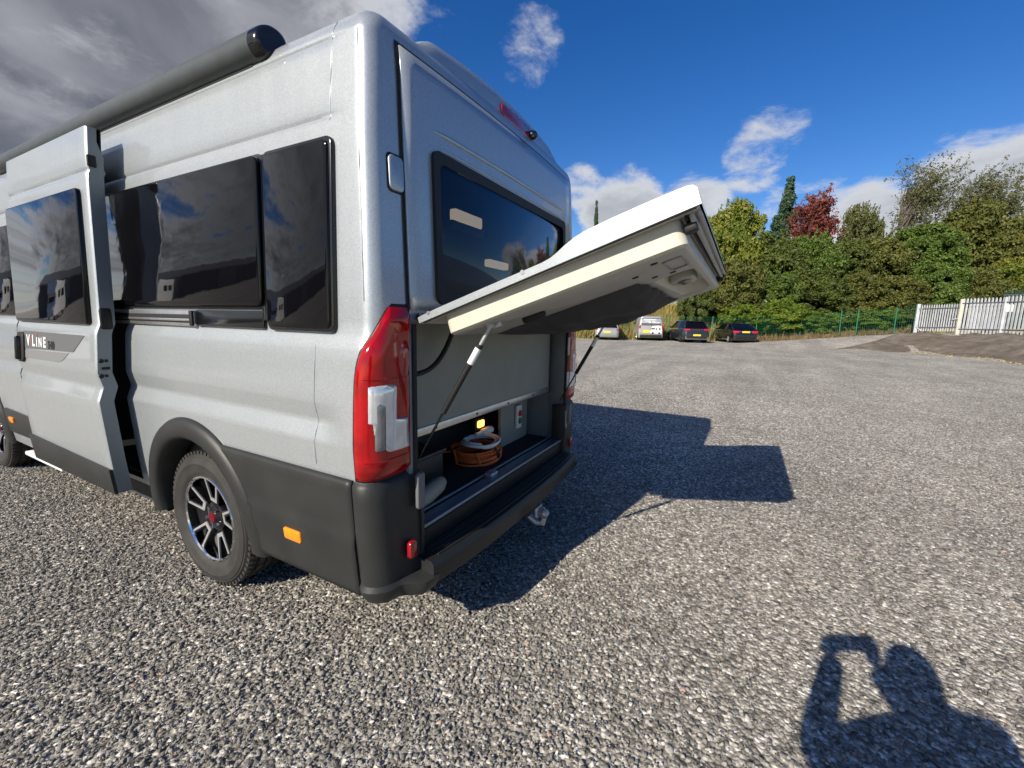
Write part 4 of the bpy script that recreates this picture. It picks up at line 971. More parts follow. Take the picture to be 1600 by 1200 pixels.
        m = MB(); m.tube([top, top+d*0.085], 0.007, 10); m.tube([top+Vector((-sd*0.03, 0, 0)), top+Vector((sd*0.012, 0, 0))], 0.013, 10); m.box(top+Vector((-sd*0.02, 0.0, 0.012)), (0.012, 0.06, 0.05), 0.003, rot)
        m.build('strut_bracket', STEEL, st, 50)
    # hinge tube across the waist
    MB().tube([(-0.80, 0.0, 1.425), (0.80, 0.0, 1.425)], 0.018, 10).build('tailgate_hinge', BLACK, van, 60)
tailgate()

# ================================================================ things in the boot
def boot_things():
    c = Vector((0.10, 0.315, 0.545)); rg = np.random.default_rng(5)
    def coil(turns, r0, z0, dz, jit, cen, tube_r):
        P = []; n = 40; ph = rg.uniform(0, 6.28, 3)
        for i in range(turns*n):
            a = 2*PI*i/n; t = i/(turns*n)
            rr = r0+jit*math.sin(a*0.37+ph[0])+jit*0.7*math.sin(a*0.83+ph[1])
            P.append(cen+Vector((rr*1.05*math.cos(a), rr*0.92*math.sin(a), z0+dz*((i/n*0.618) % 1.0)+0.004*math.sin(a*2+ph[2]))))
        return P
    r = empty('extension_cable', c); tag(r, 'orange extension cable coiled with a white lead on the boot floor', 'cable')
    z = Vector((0, 0, 0))
    MB().tube(coil(11, 0.150, 0.012, 0.075, 0.014, z, 0.006), 0.0068, 6).build('orange_coil', ORANGE, r, 60)
    MB().tube([(-0.10, 0.10, 0.06), (-0.22, 0.16, 0.07), (-0.36, 0.15, 0.05), (-0.46, 0.10, 0.02)], 0.0068, 6).build('orange_tail', ORANGE, r, 60)
    MB().tube(coil(4, 0.115, 0.098, 0.026, 0.010, Vector((0.03, -0.01, 0)), 0.006), 0.0085, 6).build('white_lead', WHITE, r, 60)
    pl = MB(); pl.tube([(0.08, 0.06, 0.128), (0.13, 0.05, 0.132), (0.135, 0.048, 0.132), (0.20, 0.03, 0.14)], [0.012, 0.014, 0.024, 0.026], 12); pl.tube([(0.20, 0.03, 0.14), (0.222, 0.024, 0.142)], 0.022, 12); pl.build('plug', WHITE, r, 40)
    MB().tube([(-0.02, -0.145, 0.10), (0.0, -0.165, 0.06), (0.01, -0.15, 0.02)], 0.009, 6).build('tie_strap', BLACK, r, 60)
    h = MB(); h.tube([(-0.74, 0.14, 0.585), (-0.58, 0.155, 0.590), (-0.46, 0.185, 0.588), (-0.40, 0.21, 0.580)], [0.040, 0.045, 0.042, 0.030], 12)
    tag(h.build('waste_hose', mat('cream hose', (0.34, 0.31, 0.25), 0.6), None, 60), 'short cream waste hose lying on the boot floor behind the bumper corner', 'hose')
    b = MB().box((-0.50, 0.38, 0.625), (0.44, 0.20, 0.16), 0.02).build('storage_box', mat('dark box', (0.02, 0.021, 0.023), 0.5), None, 40)
    tag(b, 'dark plastic storage box at the left of the boot floor beside the coiled cable', 'box')
    l = MB().box((0, 0, 0), (0.46, 0.22, 0.02), 0.006).build('lid', mat('dark box lid', (0.028, 0.03, 0.032), 0.4), b, 40); l.location = (-0.50, 0.38, 0.712)
boot_things()

# ================================================================ fast mesh from arrays
def quadmesh(name, V, m, parent=None, tri=False, loc=None):
    V = np.asarray(V, dtype=np.float32); k = 3 if tri else 4; n = len(V)//k
    me = bpy.data.meshes.new(name); me.vertices.add(n*k); me.vertices.foreach_set('co', V.ravel())
    me.loops.add(n*k); me.loops.foreach_set('vertex_index', np.arange(n*k, dtype=np.int32))
    me.polygons.add(n); me.polygons.foreach_set('loop_start', np.arange(0, n*k, k, dtype=np.int32)); me.update(); me.validate()
    me.materials.append(m); o = bpy.data.objects.new(name, me); link(o, parent); return o

def leaf_mat(name, cols, trans=0.30, nscale=0.55):
    m = bpy.data.materials.new(name); m.use_nodes = True; nt = m.node_tree; N = nt.nodes; L = nt.links; N.clear()
    o = N.new('ShaderNodeOutputMaterial'); d = N.new('ShaderNodeBsdfPrincipled'); d.inputs['Roughness'].default_value = 0.55; d.inputs['Specular IOR Level'].default_value = 0.3
    t = N.new('ShaderNodeBsdfTranslucent'); x = N.new('ShaderNodeMixShader'); x.inputs[0].default_value = trans
    L.new(d.outputs[0], x.inputs[1]); L.new(t.outputs[0], x.inputs[2]); L.new(x.outputs[0], o.inputs[0])
    g = N.new('ShaderNodeNewGeometry'); tc = N.new('ShaderNodeTexCoord'); n = N.new('ShaderNodeTexNoise'); n.inputs['Scale'].default_value = nscale; n.inputs['Detail'].default_value = 3; L.new(tc.outputs['Object'], n.inputs['Vector'])
    oi = N.new('ShaderNodeObjectInfo')
    a = N.new('ShaderNodeMath'); a.operation = 'MULTIPLY_ADD'; L.new(g.outputs['Random Per Island'], a.inputs[0]); a.inputs[1].default_value = 0.5
    b = N.new('ShaderNodeMath'); b.operation = 'MULTIPLY_ADD'; L.new(n.outputs[0], b.inputs[0]); b.inputs[1].default_value = 1.3; b.inputs[2].default_value = -0.42
    L.new(b.outputs[0], a.inputs[2])
    cr = N.new('ShaderNodeValToRGB'); L.new(a.outputs[0], cr.inputs[0]); e = cr.color_ramp.elements
    e[0].position = 0; e[0].color = (*cols[0], 1); e[1].position = 1; e[1].color = (*cols[-1], 1)
    for i, c in enumerate(cols[1:-1]): z = e.new((i+1)/(len(cols)-1)); z.color = (*c, 1)
    L.new(cr.outputs[0], d.inputs['Base Color']); L.new(cr.outputs[0], t.inputs[0]); return m
LEAF = {
 'green': leaf_mat('green leaves', [(0.050, 0.088, 0.016), (0.098, 0.155, 0.028), (0.175, 0.235, 0.045)]),
 'dark': leaf_mat('dark green leaves', [(0.050, 0.072, 0.016), (0.095, 0.125, 0.026), (0.160, 0.185, 0.042)]),
 'olive': leaf_mat('olive leaves', [(0.062, 0.078, 0.018), (0.118, 0.132, 0.030), (0.205, 0.195, 0.050)]),
 'yellow': leaf_mat('yellowing leaves', [(0.075, 0.125, 0.02), (0.125, 0.175, 0.025), (0.20, 0.21, 0.03), (0.32, 0.23, 0.03)]),
 'red': leaf_mat('red leaves', [(0.13, 0.03, 0.025), (0.22, 0.05, 0.045), (0.30, 0.13, 0.09)]),
 'willow': leaf_mat('grey green leaves', [(0.060, 0.078, 0.028), (0.11, 0.125, 0.042), (0.19, 0.19, 0.075)], 0.3),
 'conifer': leaf_mat('conifer needles', [(0.018, 0.045, 0.022), (0.035, 0.075, 0.035), (0.06, 0.10, 0.045)], 0.1),
 'grass': leaf_mat('dry grass', [(0.20, 0.18, 0.05), (0.34, 0.28, 0.09), (0.44, 0.38, 0.16)], 0.3),
 'ivy': leaf_mat('bramble leaves', [(0.07, 0.12, 0.015), (0.15, 0.22, 0.025), (0.25, 0.32, 0.045)]),
}
BARK = mat('bark', (0.10, 0.085, 0.065), 0.9, var=0.3, vscale=9, bump=0.5, bscale=20)
BARKP = mat('pale bark', (0.24, 0.21, 0.17), 0.9, var=0.3, vscale=9)

def leaves(P, rg, size, nrm=None, elong=0.55):
    """one small folded-free diamond per point"""
    n = len(P); a = rg.normal(size=(n, 3))
    if nrm is not None: a = a*0.55 + nrm
    a /= np.linalg.norm(a, axis=1, keepdims=True)+1e-9
    t = rg.normal(size=(n, 3)); t[:, 2] -= 0.4; t -= a*(t*a).sum(1, keepdims=True); t /= np.linalg.norm(t, axis=1, keepdims=True)+1e-9
    b = np.cross(a, t); s = size*rg.uniform(0.6, 1.35, (n, 1))
    return np.stack([P-t*s*0.5, P+b*s*elong*0.5-t*s*0.06, P+t*s*0.5, P-b*s*elong*0.5-t*s*0.06], 1).reshape(-1, 3)
def crown_points(rg, rx, ry, h, clumps, per, cr, low=0.05, shape='round'):
    pts = []; nr = []
    for _ in range(clumps):
        while True:
            u = rg.normal(size=3); u /= np.linalg.norm(u); 
            if u[2] > -0.75: break
        k = rg.uniform(0.62, 1.0)*(1+0.13*math.sin(u[0]*7+u[1]*5+clumps))
        zc = h*(0.52+0.48*u[2]*k)
        taper = 1.0
        if shape == 'cone': taper = max(0.10, 1.0-zc/h)*1.5
        c = np.array([rx*u[0]*k*taper, ry*u[1]*k*taper, max(h*low, zc)])
        r_ = cr*rg.uniform(0.6, 1.25)*(1.0 if shape != 'cone' else 0.75)
        v = rg.normal(size=(per, 3)); v /= np.linalg.norm(v, axis=1, keepdims=True); v[:, 2] *= 0.75
        d = rg.uniform(0.25, 1.05, (per, 1))**0.6
        pts.append(c+v*d*r_); nr.append(v*0.9+np.array([0, 0, 0.35]))
    if shape == 'round':            # loose shoots that break the outline
        for _ in range(70):
            u = rg.normal(size=3); u[2] = abs(u[2])*0.9+0.1; u /= np.linalg.norm(u); k = rg.uniform(0.85, 1.0)
            b0 = np.array([rx*u[0]*k, ry*u[1]*k, h*(0.52+0.46*u[2]*k)]); dv = u*0.5+np.array([0, 0, 0.9])+rg.normal(size=3)*0.35; dv /= np.linalg.norm(dv); l_ = rg.uniform(0.4, 1.15)
            t_ = rg.uniform(-0.2, 1, (34, 1)); pts.append(b0+dv*l_*t_+rg.normal(size=(34, 3))*0.10*(1.25-t_)); nr.append(rg.normal(size=(34, 3)))
    return np.concatenate(pts), np.concatenate(nr)
CROWN = {}
def crown_mesh(key, mk, rx, ry, h, clumps, per, cr, size, seed, shape='round'):
    if key not in CROWN:
        rg = np.random.default_rng(seed); P, nr = crown_points(rg, rx, ry, h, clumps, per, cr, shape=shape)
        o = quadmesh('crown', leaves(P, rg, size, nr), LEAF[mk]); CROWN[key] = o.data; bpy.data.objects.remove(o)
    return CROWN[key]
def trunk_mb(h, r, rg, lean=(0, 0), limbs=5):
    mb = MB(); P = []; 
    for i in range(6):
        t = i/5; P.append(Vector((lean[0]*t*t+rg.normal()*0.04*h*0.15, lean[1]*t*t+rg.normal()*0.04*h*0.15, h*t-0.3*(i == 0))))
    mb.tube(P, [r*(1-0.75*i/5) for i in range(6)], 7)
    for k in range(limbs):
        t = rg.uniform(0.3, 0.85); b = Vector((lean[0]*t*t, lean[1]*t*t, h*t)); a = rg.uniform(0, 6.28); l = h*rg.uniform(0.25, 0.42)
        d = Vector((math.cos(a), math.sin(a), rg.uniform(0.5, 1.1))).normalized()
        mb.tube([b, b+d*l*0.5+Vector((0, 0, 0.03*l)), b+d*l+Vector((0, 0, 0.12*l))], [r*0.4, r*0.25, r*0.08], 5)
    return mb
def bank(x, y):
    l, d = ld(x, y); return hgt(x, y) + 3.2*sstep(34.6, 46, d)
def bush(px, top, wpx, depth, mk, label, grp, name='leafy_bush', variant=0, cat='bush', shape='round', hw_scale=1.0):
    p = at(px, 520, depth); z0 = bank(p.x, p.y); T = at(px, top, depth); h = (T.z-z0)*1.02
    rx = wpx*depth/FPX
    o = empty(name, (p.x, p.y, z0), random.uniform(0, 6.28)); tag(o, label, cat, grp)
    # crown meshes are shared by plants of one kind and scaled to size
    HB = {'round': (2.6, 2.6, 6.0), 'cone': (2.2, 2.2, 9.0)}[shape]
    me = crown_mesh((mk, shape, variant), mk, *HB, 200 if shape == 'round' else 130, 210, 0.52 if shape == 'round' else 0.6, 0.205, 100+variant*17+hash(mk) % 1 + len(mk), shape)
    c = bpy.data.objects.new('crown', me); link(c, o); c.scale = (rx/HB[0], rx/HB[0]*0.95, h/HB[2])
    rg = np.random.default_rng(int(px*7+depth)); trunk_mb(h*0.55, 0.05+0.012*h, rg).build('trunk', BARK, o, 60)
    return o

def plants():
    G = 'trees and bushes on the bank behind the green fence'
    B = [(1132, 336, 46, 42.0, 'yellow', 0, 'tall bush with yellowing leaves on the bank, nearest the raised tailgate', 'bush'),
         (1195, 378, 48, 41.0, 'dark', 0, 'dark green tree below the pointed conifer', 'tree'),
         (1250, 378, 46, 41.5, 'green', 0, 'green tree directly below the red leaved tree', 'tree'),
         (1306, 384, 44, 42.0, 'dark', 1, 'dark green tree to the right of the red leaved tree, low topped', 'tree'),
         (1358, 378, 46, 41.5, 'olive', 0, 'olive green tree under the left wind blown tree', 'tree'),
         (1418, 362, 52, 41.0, 'green', 1, 'olive brown bushy tree in the middle of the hedge under the tall wind blown trees', 'tree'),
         (1490, 330, 54, 42.5, 'olive', 0, 'broad olive tree standing behind the palisade gate', 'tree'),
         (1552, 352, 48, 41.0, 'olive', 1, 'olive tree behind the right end of the palisade fence', 'tree'),
         (1612, 392, 46, 38.5, 'yellow', 1, 'brownish yellow bush at the right edge of the picture', 'bush'),
         (1092, 392, 34, 39.5, 'green', 1, 'green leafy bush at the left end of the hedge beside the tailgate', 'bush'),
         (1142, 414, 46, 37.6, 'olive', 1, 'brownish green bush above the dark grey hatchback', 'bush'),
         (1205, 432, 42, 37.2, 'green', 0, 'green bush above the black hatchback with the sloping rear', 'bush'),
         (1268, 428, 46, 37.0, 'dark', 0, 'dark bush behind the green fence right of the parked cars', 'bush'),
         (1330, 432, 44, 36.8, 'olive', 0, 'olive bush behind the pair of close green fence posts', 'bush'),
         (1390, 436, 42, 36.5, 'olive', 1, 'olive bush left of the palisade gate post', 'bush'),
         (1446, 418, 40, 36.4, 'green', 1, 'bright green bush rising over the palisade gate', 'bush'),
         (1508, 424, 44, 36.2, 'olive', 0, 'olive bush over the middle post of the palisade fence', 'bush'),
         (1572, 414, 40, 36.0, 'yellow', 0, 'yellow brown bush beside the dark green paling fence', 'bush'),
         (1082, 432, 26, 37.0, 'dark', 1, 'dark leafy bush just above the dark grey hatchback roof', 'bush'),
         (958, 498, 22, 38.0, 'dark', 0, 'small dark bush behind the first parked car under the tailgate', 'bush'),
         (1322, 338, 30, 47.0, 'willow', 0, 'grey green round topped tree between the red tree and the wind blown tree', 'tree'),
         (1155, 478, 32, 35.6, 'ivy', 0, 'low bright green bramble behind the black hatchback', 'bramble'),
         (1212, 470, 38, 35.4, 'ivy', 1, 'low bright green bramble right of the black hatchback', 'bramble'),
         (1275, 488, 34, 35.2, 'ivy', 0, 'low bramble behind the third green fence post', 'bramble'),
         (1362, 482, 36, 35.2, 'ivy', 1, 'low bramble left of the last green fence post', 'bramble'),
         (1424, 470, 28, 35.2, 'dark', 1, 'low dark bush beside the palisade gate post', 'bush')]
    for (px, top, w, d, mk, var, lab, cat) in B: bush(px, top, w, d, mk, lab, G, {'bush': 'leafy_bush', 'tree': 'leafy_tree', 'bramble': 'bramble_bush'}[cat], var, cat)
    bush(1209, 297, 36, 50, 'conifer', 'dark pointed conifer standing left of the red leaved tree', G, 'conifer_tree', 0, 'conifer', 'cone')
    bush(923, 330, 12, 75, 'conifer', 'thin far conifer tip showing above the tailgate beside the van', G, 'conifer_tree', 0, 'conifer', 'cone')
    # red tree: airy crown of upright twigs
    def twig_tree(px, base_py, depth, spread, mk, label, name, seed, wind, nb, top, bark, leafn, lsize, cat='tree'):
        rg = np.random.default_rng(seed); p = at(px, base_py, depth); z0 = bank(p.x, p.y); o = empty(name, (p.x, p.y, z0)); tag(o, label, cat, G)
        H = at(px, top, depth).z-z0; mb = MB(); P = []; sc = depth/FPX
        for k in range(nb):
            a = rg.uniform(0, 6.28); t0 = rg.uniform(0.22, 0.6)
            b = np.array([0, 0, H*t0]); sx = rg.normal()*spread*sc*0.55
            end = np.array(RH)*(sx+wind*sc*rg.uniform(0.6, 1.15)) + np.array(FH)*rg.normal()*spread*sc*0.4 + np.array([0, 0, H*rg.uniform(0.60, 1.0)])
            end[2] -= 0.25*abs(sx)
            mid = b*0.45+end*0.55 + np.array([0, 0, 0.10*H]) - np.array(RH)*wind*sc*0.18
            C_ = [Vector(((1-t)**2)*b+2*t*(1-t)*mid+t*t*end) for t in np.linspace(0, 1, 7)]
            mb.tube(C_, [0.038*(1-0.85*i/6) for i in range(7)], 5)
            for q in range(9):
                t = rg.uniform(0.35, 1.0); s0 = ((1-t)**2)*b+2*t*(1-t)*mid+t*t*end
                dd = rg.normal(size=3)*0.75 + np.array(RH)*(0.9 if wind > 0 else 0.15) + np.array([0, 0, 0.75]); dd /= np.linalg.norm(dd); l = rg.uniform(0.7, 1.7)*(H/12)
                e2 = s0+dd*l; mb.tube([Vector(s0), Vector((s0+e2)/2+np.array([0, 0, .05])), Vector(e2)], [0.016, 0.010, 0.004], 3)
                u = rg.uniform(0.05, 1.08, (leafn, 1)); P.append(s0+(e2-s0)*u + rg.normal(size=(leafn, 3))*0.13)
        tr = MB(); tr.tube([(0, 0, -0.4), (0.05, 0.05, H*0.25), (0.1, 0, H*0.6)], [0.16, 0.13, 0.06], 8)
        tr.add(mb.V, mb.F); tr.build('trunk', bark, o, 60)
        quadmesh('crown', leaves(np.concatenate(P), rg, lsize, None, 0.5), LEAF[mk], o)
    twig_tree(1254, 440, 46, 30, 'red', 'red leaved autumn tree rising behind the green hedge', 'red_tree', 31, 4, 64, 310, BARK, 22, 0.27)
    twig_tree(1392, 440, 43, 36, 'willow', 'tall sparse wind blown tree leaning right, left of the two', 'windblown_tree', 32, 52, 60, 252, BARK, 13, 0.21)
    twig_tree(1466, 440, 43.5, 50, 'willow', 'tall sparse wind blown tree leaning right at the picture edge', 'windblown_tree', 33, 100, 60, 262, BARK, 17, 0.22)
    twig_tree(1500, 440, 44.0, 40, 'olive', 'dense olive tree below the right wind blown tree', 'windblown_tree', 34, 40, 46, 318, BARK, 22, 0.24)
    # bank and dry grass
    ls = np.linspace(-0.25, 1.6, 60); ds = [34.4, 35, 36, 37.5, 39, 41, 43, 45, 47, 60, 90, 160]
    V, F = grid(len(ls), len(ds), lambda i, j: (lambda x, y: Vector((x, y, bank(x, y)+0.012)))(*xy(ls[i]*ds[j], ds[j])))
    bk = O('bank', V, [tuple(reversed(q)) for q in F], mat('bank soil', (0.10, 0.085, 0.05), 0.95, var=0.35, vscale=1.2, grime=(0.07, 0.09, 0.03), gscale=0.8, gamt=0.7), None, 60); kind(bk, 'structure')
    rg = np.random.default_rng(77); n = 26000
    d = rg.uniform(34.3, 44, n); s = np.where(rg.uniform(size=n) < 0.6, rg.uniform(0.10, 0.52, n), rg.uniform(0.1, 1.3, n)); XY = np.array([xy(a*b, b) for a, b in zip(s, d)])
    Z = np.array([bank(x, y) for x, y in XY]); base = np.column_stack([XY, Z]); hh = rg.uniform(0.35, 1.15, (n, 1))*np.where(s < 0.55, 1.0, 0.5)[:, None]
    dirv = rg.normal(size=(n, 3))*0.28+np.array([0.12, -0.1, 1.0]); sd_ = rg.normal(size=(n, 3)); sd_[:, 2] = 0; sd_ /= np.linalg.norm(sd_, axis=1, keepdims=True)
    tip = base+dirv*hh; V = np.stack([base-sd_*0.035, base+sd_*0.035, tip], 1).reshape(-1, 3)
    g = quadmesh('dry_grass', V, LEAF['grass'], None, True); tag(g, 'tall dry yellow grass on the bank behind the parked cars', 'grass'); kind(g, 'stuff')
    # weeds and leaf litter along the foot of the fence
    n = 9000; d = rg.uniform(31.8, 34.6, n); s = rg.uniform(0.52, 0.95, n); XY = np.array([xy(a*b, b) for a, b in zip(s, d)]); base = np.column_stack([XY, [hgt(x, y) for x, y in XY]])
    keep = rg.uniform(size=n) < np.clip((d-31.6)/2.2, 0, 1)
    base = base[keep]; n = len(base); tip = base+(rg.normal(size=(n, 3))*0.5+np.array([0, 0, 1.0]))*rg.uniform(0.06, 0.35, (n, 1)); sd_ = rg.normal(size=(n, 3)); sd_[:, 2] = 0; sd_ /= np.linalg.norm(sd_, axis=1, keepdims=True)
    g = quadmesh('fence_weeds', np.stack([base-sd_*0.04, base+sd_*0.04, tip], 1).reshape(-1, 3), leaf_mat('dead weeds', [(0.10, 0.075, 0.04), (0.20, 0.14, 0.07), (0.16, 0.17, 0.06)], 0.2), None, True)
    tag(g, 'brown dead weeds at the foot of the green mesh fence', 'weeds'); kind(g, 'stuff')
    n = 1500; s = rg.uniform(0.85, 1.45, n); t = rg.normal(size=n)*0.5
    dd = np.interp(s, [0.85, 0.93, 1.2, 1.45], [27, 24.6, 17.9, 15.5])+t; XY = np.array([xy(a*b, b) for a, b in zip(s, dd)]); P = np.column_stack([XY, [hgt(x, y)+0.03 for x, y in XY]])
    g = quadmesh('leaf_litter', leaves(P, rg, 0.10, np.tile([0, 0, 1.0], (n, 1))), leaf_mat('fallen leaves', [(0.32, 0.22, 0.06), (0.45, 0.36, 0.14), (0.35, 0.27, 0.15)], 0.1)); tag(g, 'pale fallen leaves along the foot of the gravel mound', 'leaves'); kind(g, 'stuff')
plants()

# ================================================================ fences
GREENP = mat('green coated steel', (0.012, 0.115, 0.06), 0.45)
GALV = mat('galvanised palisade', (0.40, 0.42, 0.45), 0.5, metal=0.25, var=0.15, vscale=3, objrand=0.12)
GALVD = mat('dark rail', (0.10, 0.105, 0.14), 0.5)
POSTM = mat('weathered post', (0.46, 0.45, 0.38), 0.7, var=0.15, vscale=3)
def fences():
    f = empty('mesh_fence', at(1180, 540, 33)); f.location.z = 0; tag(f, 'dark green wire mesh fence with green posts in front of the hedge', 'fence'); o0 = Vector(f.location)
    pts = []
    for px in (905, 975, 1044, 1112, 1181, 1250, 1311, 1337, 1396, 1426):
        dep = interp(px, [905, 1250, 1426], [35.0, 33.8, 30.5]); p = at(px, 520, dep); p.z = hgt(p.x, p.y); pts.append(p-o0)
    for p in pts: MB().box(p+Vector((0, 0, 0.98)), (0.075, 0.075, 1.98), 0.006).build('post', GREENP, f)
    for a, b in zip(pts, pts[1:]):
        mb = MB(); L_ = (b-a).length; n = max(4, int(L_/0.12))
        for k in range(1, n):
            q = a.lerp(b, k/n); mb.tube([q+Vector((0, 0, 0.06)), q+Vector((0, 0, 1.88))], 0.0065, 3)
        for k in range(10):
            z = Vector((0, 0, 0.06+k*0.202)); mb.tube([a+z, b+z], 0.008, 3)
        kind(mb.build('mesh_panel', GREENP, f), 'stuff')
    # palisade gate and fence
    def P(px, dep): p = at(px, 520, dep); p.z = hgt(p.x, p.y); return p
    g0, g1, g2, g3 = P(1429, 28.6), P(1495, 26.8), P(1563, 25.0), P(1660, 22.5)
    def pale(par, a, h, w, dirv, m, z0=0.06):
        poly = [(-w/2, z0), (w/2, z0), (w/2, h-0.09), (w*0.2, h), (-w*0.2, h), (-w/2, h-0.09)]
        n_ = Vector((dirv.y, -dirv.x, 0))
        V, F = prism(poly, lambda u, v, hh: a+dirv*u+Vector((0, 0, v))+n_*(hh+0.02*(1-(2*u/w)**2)), 0.02, 0.004); return O('pale', V, F, m, par)
    def run(root, a, b, n, h, m, rails, hpost=None):
        d = (b-a); L_ = d.length; d.normalize(); dh = Vector((d.x, d.y, 0)).normalized()
        for k in range(n): pale(root, a+d*(L_*(k+0.6)/(n+0.2)), h, min(0.115, 0.58*L_/n), dh, m)
        for z in rails:
            mb = MB(); n_ = Vector((dh.y, -dh.x, 0)); mid = (a+b)/2+Vector((0, 0, z))+n_*0.055
            mb.tube([a+Vector((0, 0, z))+n_*0.05, b+Vector((0, 0, z))+n_*0.05], 0.035, 4); mb.build('rail', GALVD, root)
    gate = empty('palisade_gate', g0); tag(gate, 'galvanised palisade gate between the first two posts at the top of the mound', 'gate')
    z = Vector((0, 0, 0)); b = g1-g0
    run(gate, z+Vector((0, 0, 0.10)), b+Vector((0, 0, 0.14)), 17, 1.78, GALV, (0.30, 1.52))
    MB().box((0, 0, 0.96), (0.17, 0.17, 1.96), 0.01).build('gate_post', GALV, gate)
    m = MB(); dv = Vector((b.x, b.y, 0)).normalized(); nn = Vector((dv.y, -dv.x, 0))*0.09
    m.tube([nn+dv*0.1+Vector((0, 0, 0.42)), nn+dv*0.34+Vector((0, 0, 0.20))], 0.02, 6); m.tube([nn+dv*0.1+Vector((0, 0, 1.52)), nn+dv*0.34+Vector((0, 0, 1.74))], 0.02, 6)
    m.tube([nn+b*0.86+Vector((0, 0, 0.92)), nn+b*0.99+Vector((0, 0, 1.0))], 0.04, 6); m.build('gate_bracing', GALV, gate)
    fence = empty('palisade_fence', g1); tag(fence, 'tall galvanised palisade fence with dark rails at the right edge', 'fence')
    z = Vector((0, 0, 0)); c = g2-g1; e = g3-g1
    MB().box((0, 0, 1.09), (0.17, 0.17, 2.20), 0.01).build('fence_post', POSTM, fence)
    MB().box(c+Vector((0, 0, 1.10)), (0.16, 0.16, 2.24), 0.01).build('fence_post', GALV, fence)
    run(fence, z, c, 12, 2.22, GALV, (0.34, 1.92)); run(fence, c, e, 15, 2.28, GALV, (0.34, 1.92))
    # white sheet behind the fence
    dv = Vector((c.x, c.y, 0)).normalized(); nb = Vector((-dv.y, dv.x, 0))
    poly = rrect(0.25, 2.0, 0.35, 1.95, 0.02, 2)
    V, F = prism(poly, lambda a, b_, h: dv*a+nb*(0.25+h)+Vector((0, 0, b_)), 0.03, 0.005); s = O('white_sheet', [v+g1 for v in V], F, mat('white sheeting', (0.60, 0.63, 0.68), 0.5, var=0.12, vscale=2), None); tag(s, 'pale white sheet standing behind the palisade fence between its posts', 'sheet')
    poly = rrect(2.02, 2.30, 1.40, 1.80, 0.02, 2)
    V, F = prism(poly, lambda a, b_, h: dv*a-nb*(0.05+h)+Vector((0, 0, b_)), 0.012, 0.003); s = O('notice_board', [v+g1 for v in V], F, WHITE, None); tag(s, 'small plain white notice fixed to the palisade fence', 'sign')
    # dark green paling fence further back
    q0, q1 = at(1566, 472, 31), at(1640, 472, 29.5); q0.z = q1.z = hgt(q0.x, q0.y)+0.6
    gf = empty('green_paling_fence', q0); tag(gf, 'dark green paling fence rising above the palisade fence at the picture edge', 'fence')
    run(gf, Vector((0, 0, 0)), q1-q0, 22, 2.55, mat('dark green paling', (0.010, 0.045, 0.030), 0.5), (0.5, 2.2))
fences()

# ================================================================ parked vehicles
def wheel_small(par, x, y, r, w, rimm, side):
    ax = Vector((side, 0, 0)); c = Vector((x, y, r)); e1, e2 = Vector((0, 1, 0)), Vector((0, 0, 1))
    t = MB().lathe([(r*0.62, -w/2), (r*0.92, -w/2), (r, -w*0.35), (r, w*0.35), (r*0.92, w/2), (r*0.64, w/2)], c, ax, e1, e2, 24).build('wheel', BLACK, par, 40)
    mb = MB().lathe([(r*0.64, w*0.48), (r*0.60, w*0.30), (r*0.25, w*0.30), (0, w*0.42)], c, ax, e1, e2, 24)
    for k in range(5):
        a = 2*PI*k/5; d = e1*math.cos(a)+e2*math.sin(a); tt = -e1*math.sin(a)+e2*math.cos(a); rot = Matrix((ax, tt, d)).transposed(); mb.box(c+d*r*0.36+ax*w*0.42, (0.02, 0.06, r*0.52), 0.004, rot)
    mb.build('rim', rimm, t, 40)
def plan(y0, y1, w, r0, r1, n=5):
    out = []
    for (cx, cy, r_, s) in ((w-r1, y1-r1, r1, 0), (-(w-r1), y1-r1, r1, 1), (-(w-r0), y0+r0, r0, 2), (w-r0, y0+r0, r0, 3)):
        for i in range(n+1):
            t = PI/2*(s+i/n); out.append((cx+r_*math.cos(t), cy+r_*math.sin(t)))
    return out
def loft(rings, cap=True):
    n = len(rings[0]); V = [v for r_ in rings for v in r_]; F = [(k*n+i, k*n+(i+1) % n, (k+1)*n+(i+1) % n, (k+1)*n+i) for k in range(len(rings)-1) for i in range(n)]
    if cap: F.append(tuple(range((len(rings)-1)*n, len(rings)*n))); F.append(tuple(range(n-1, -1, -1)))
    return V, F
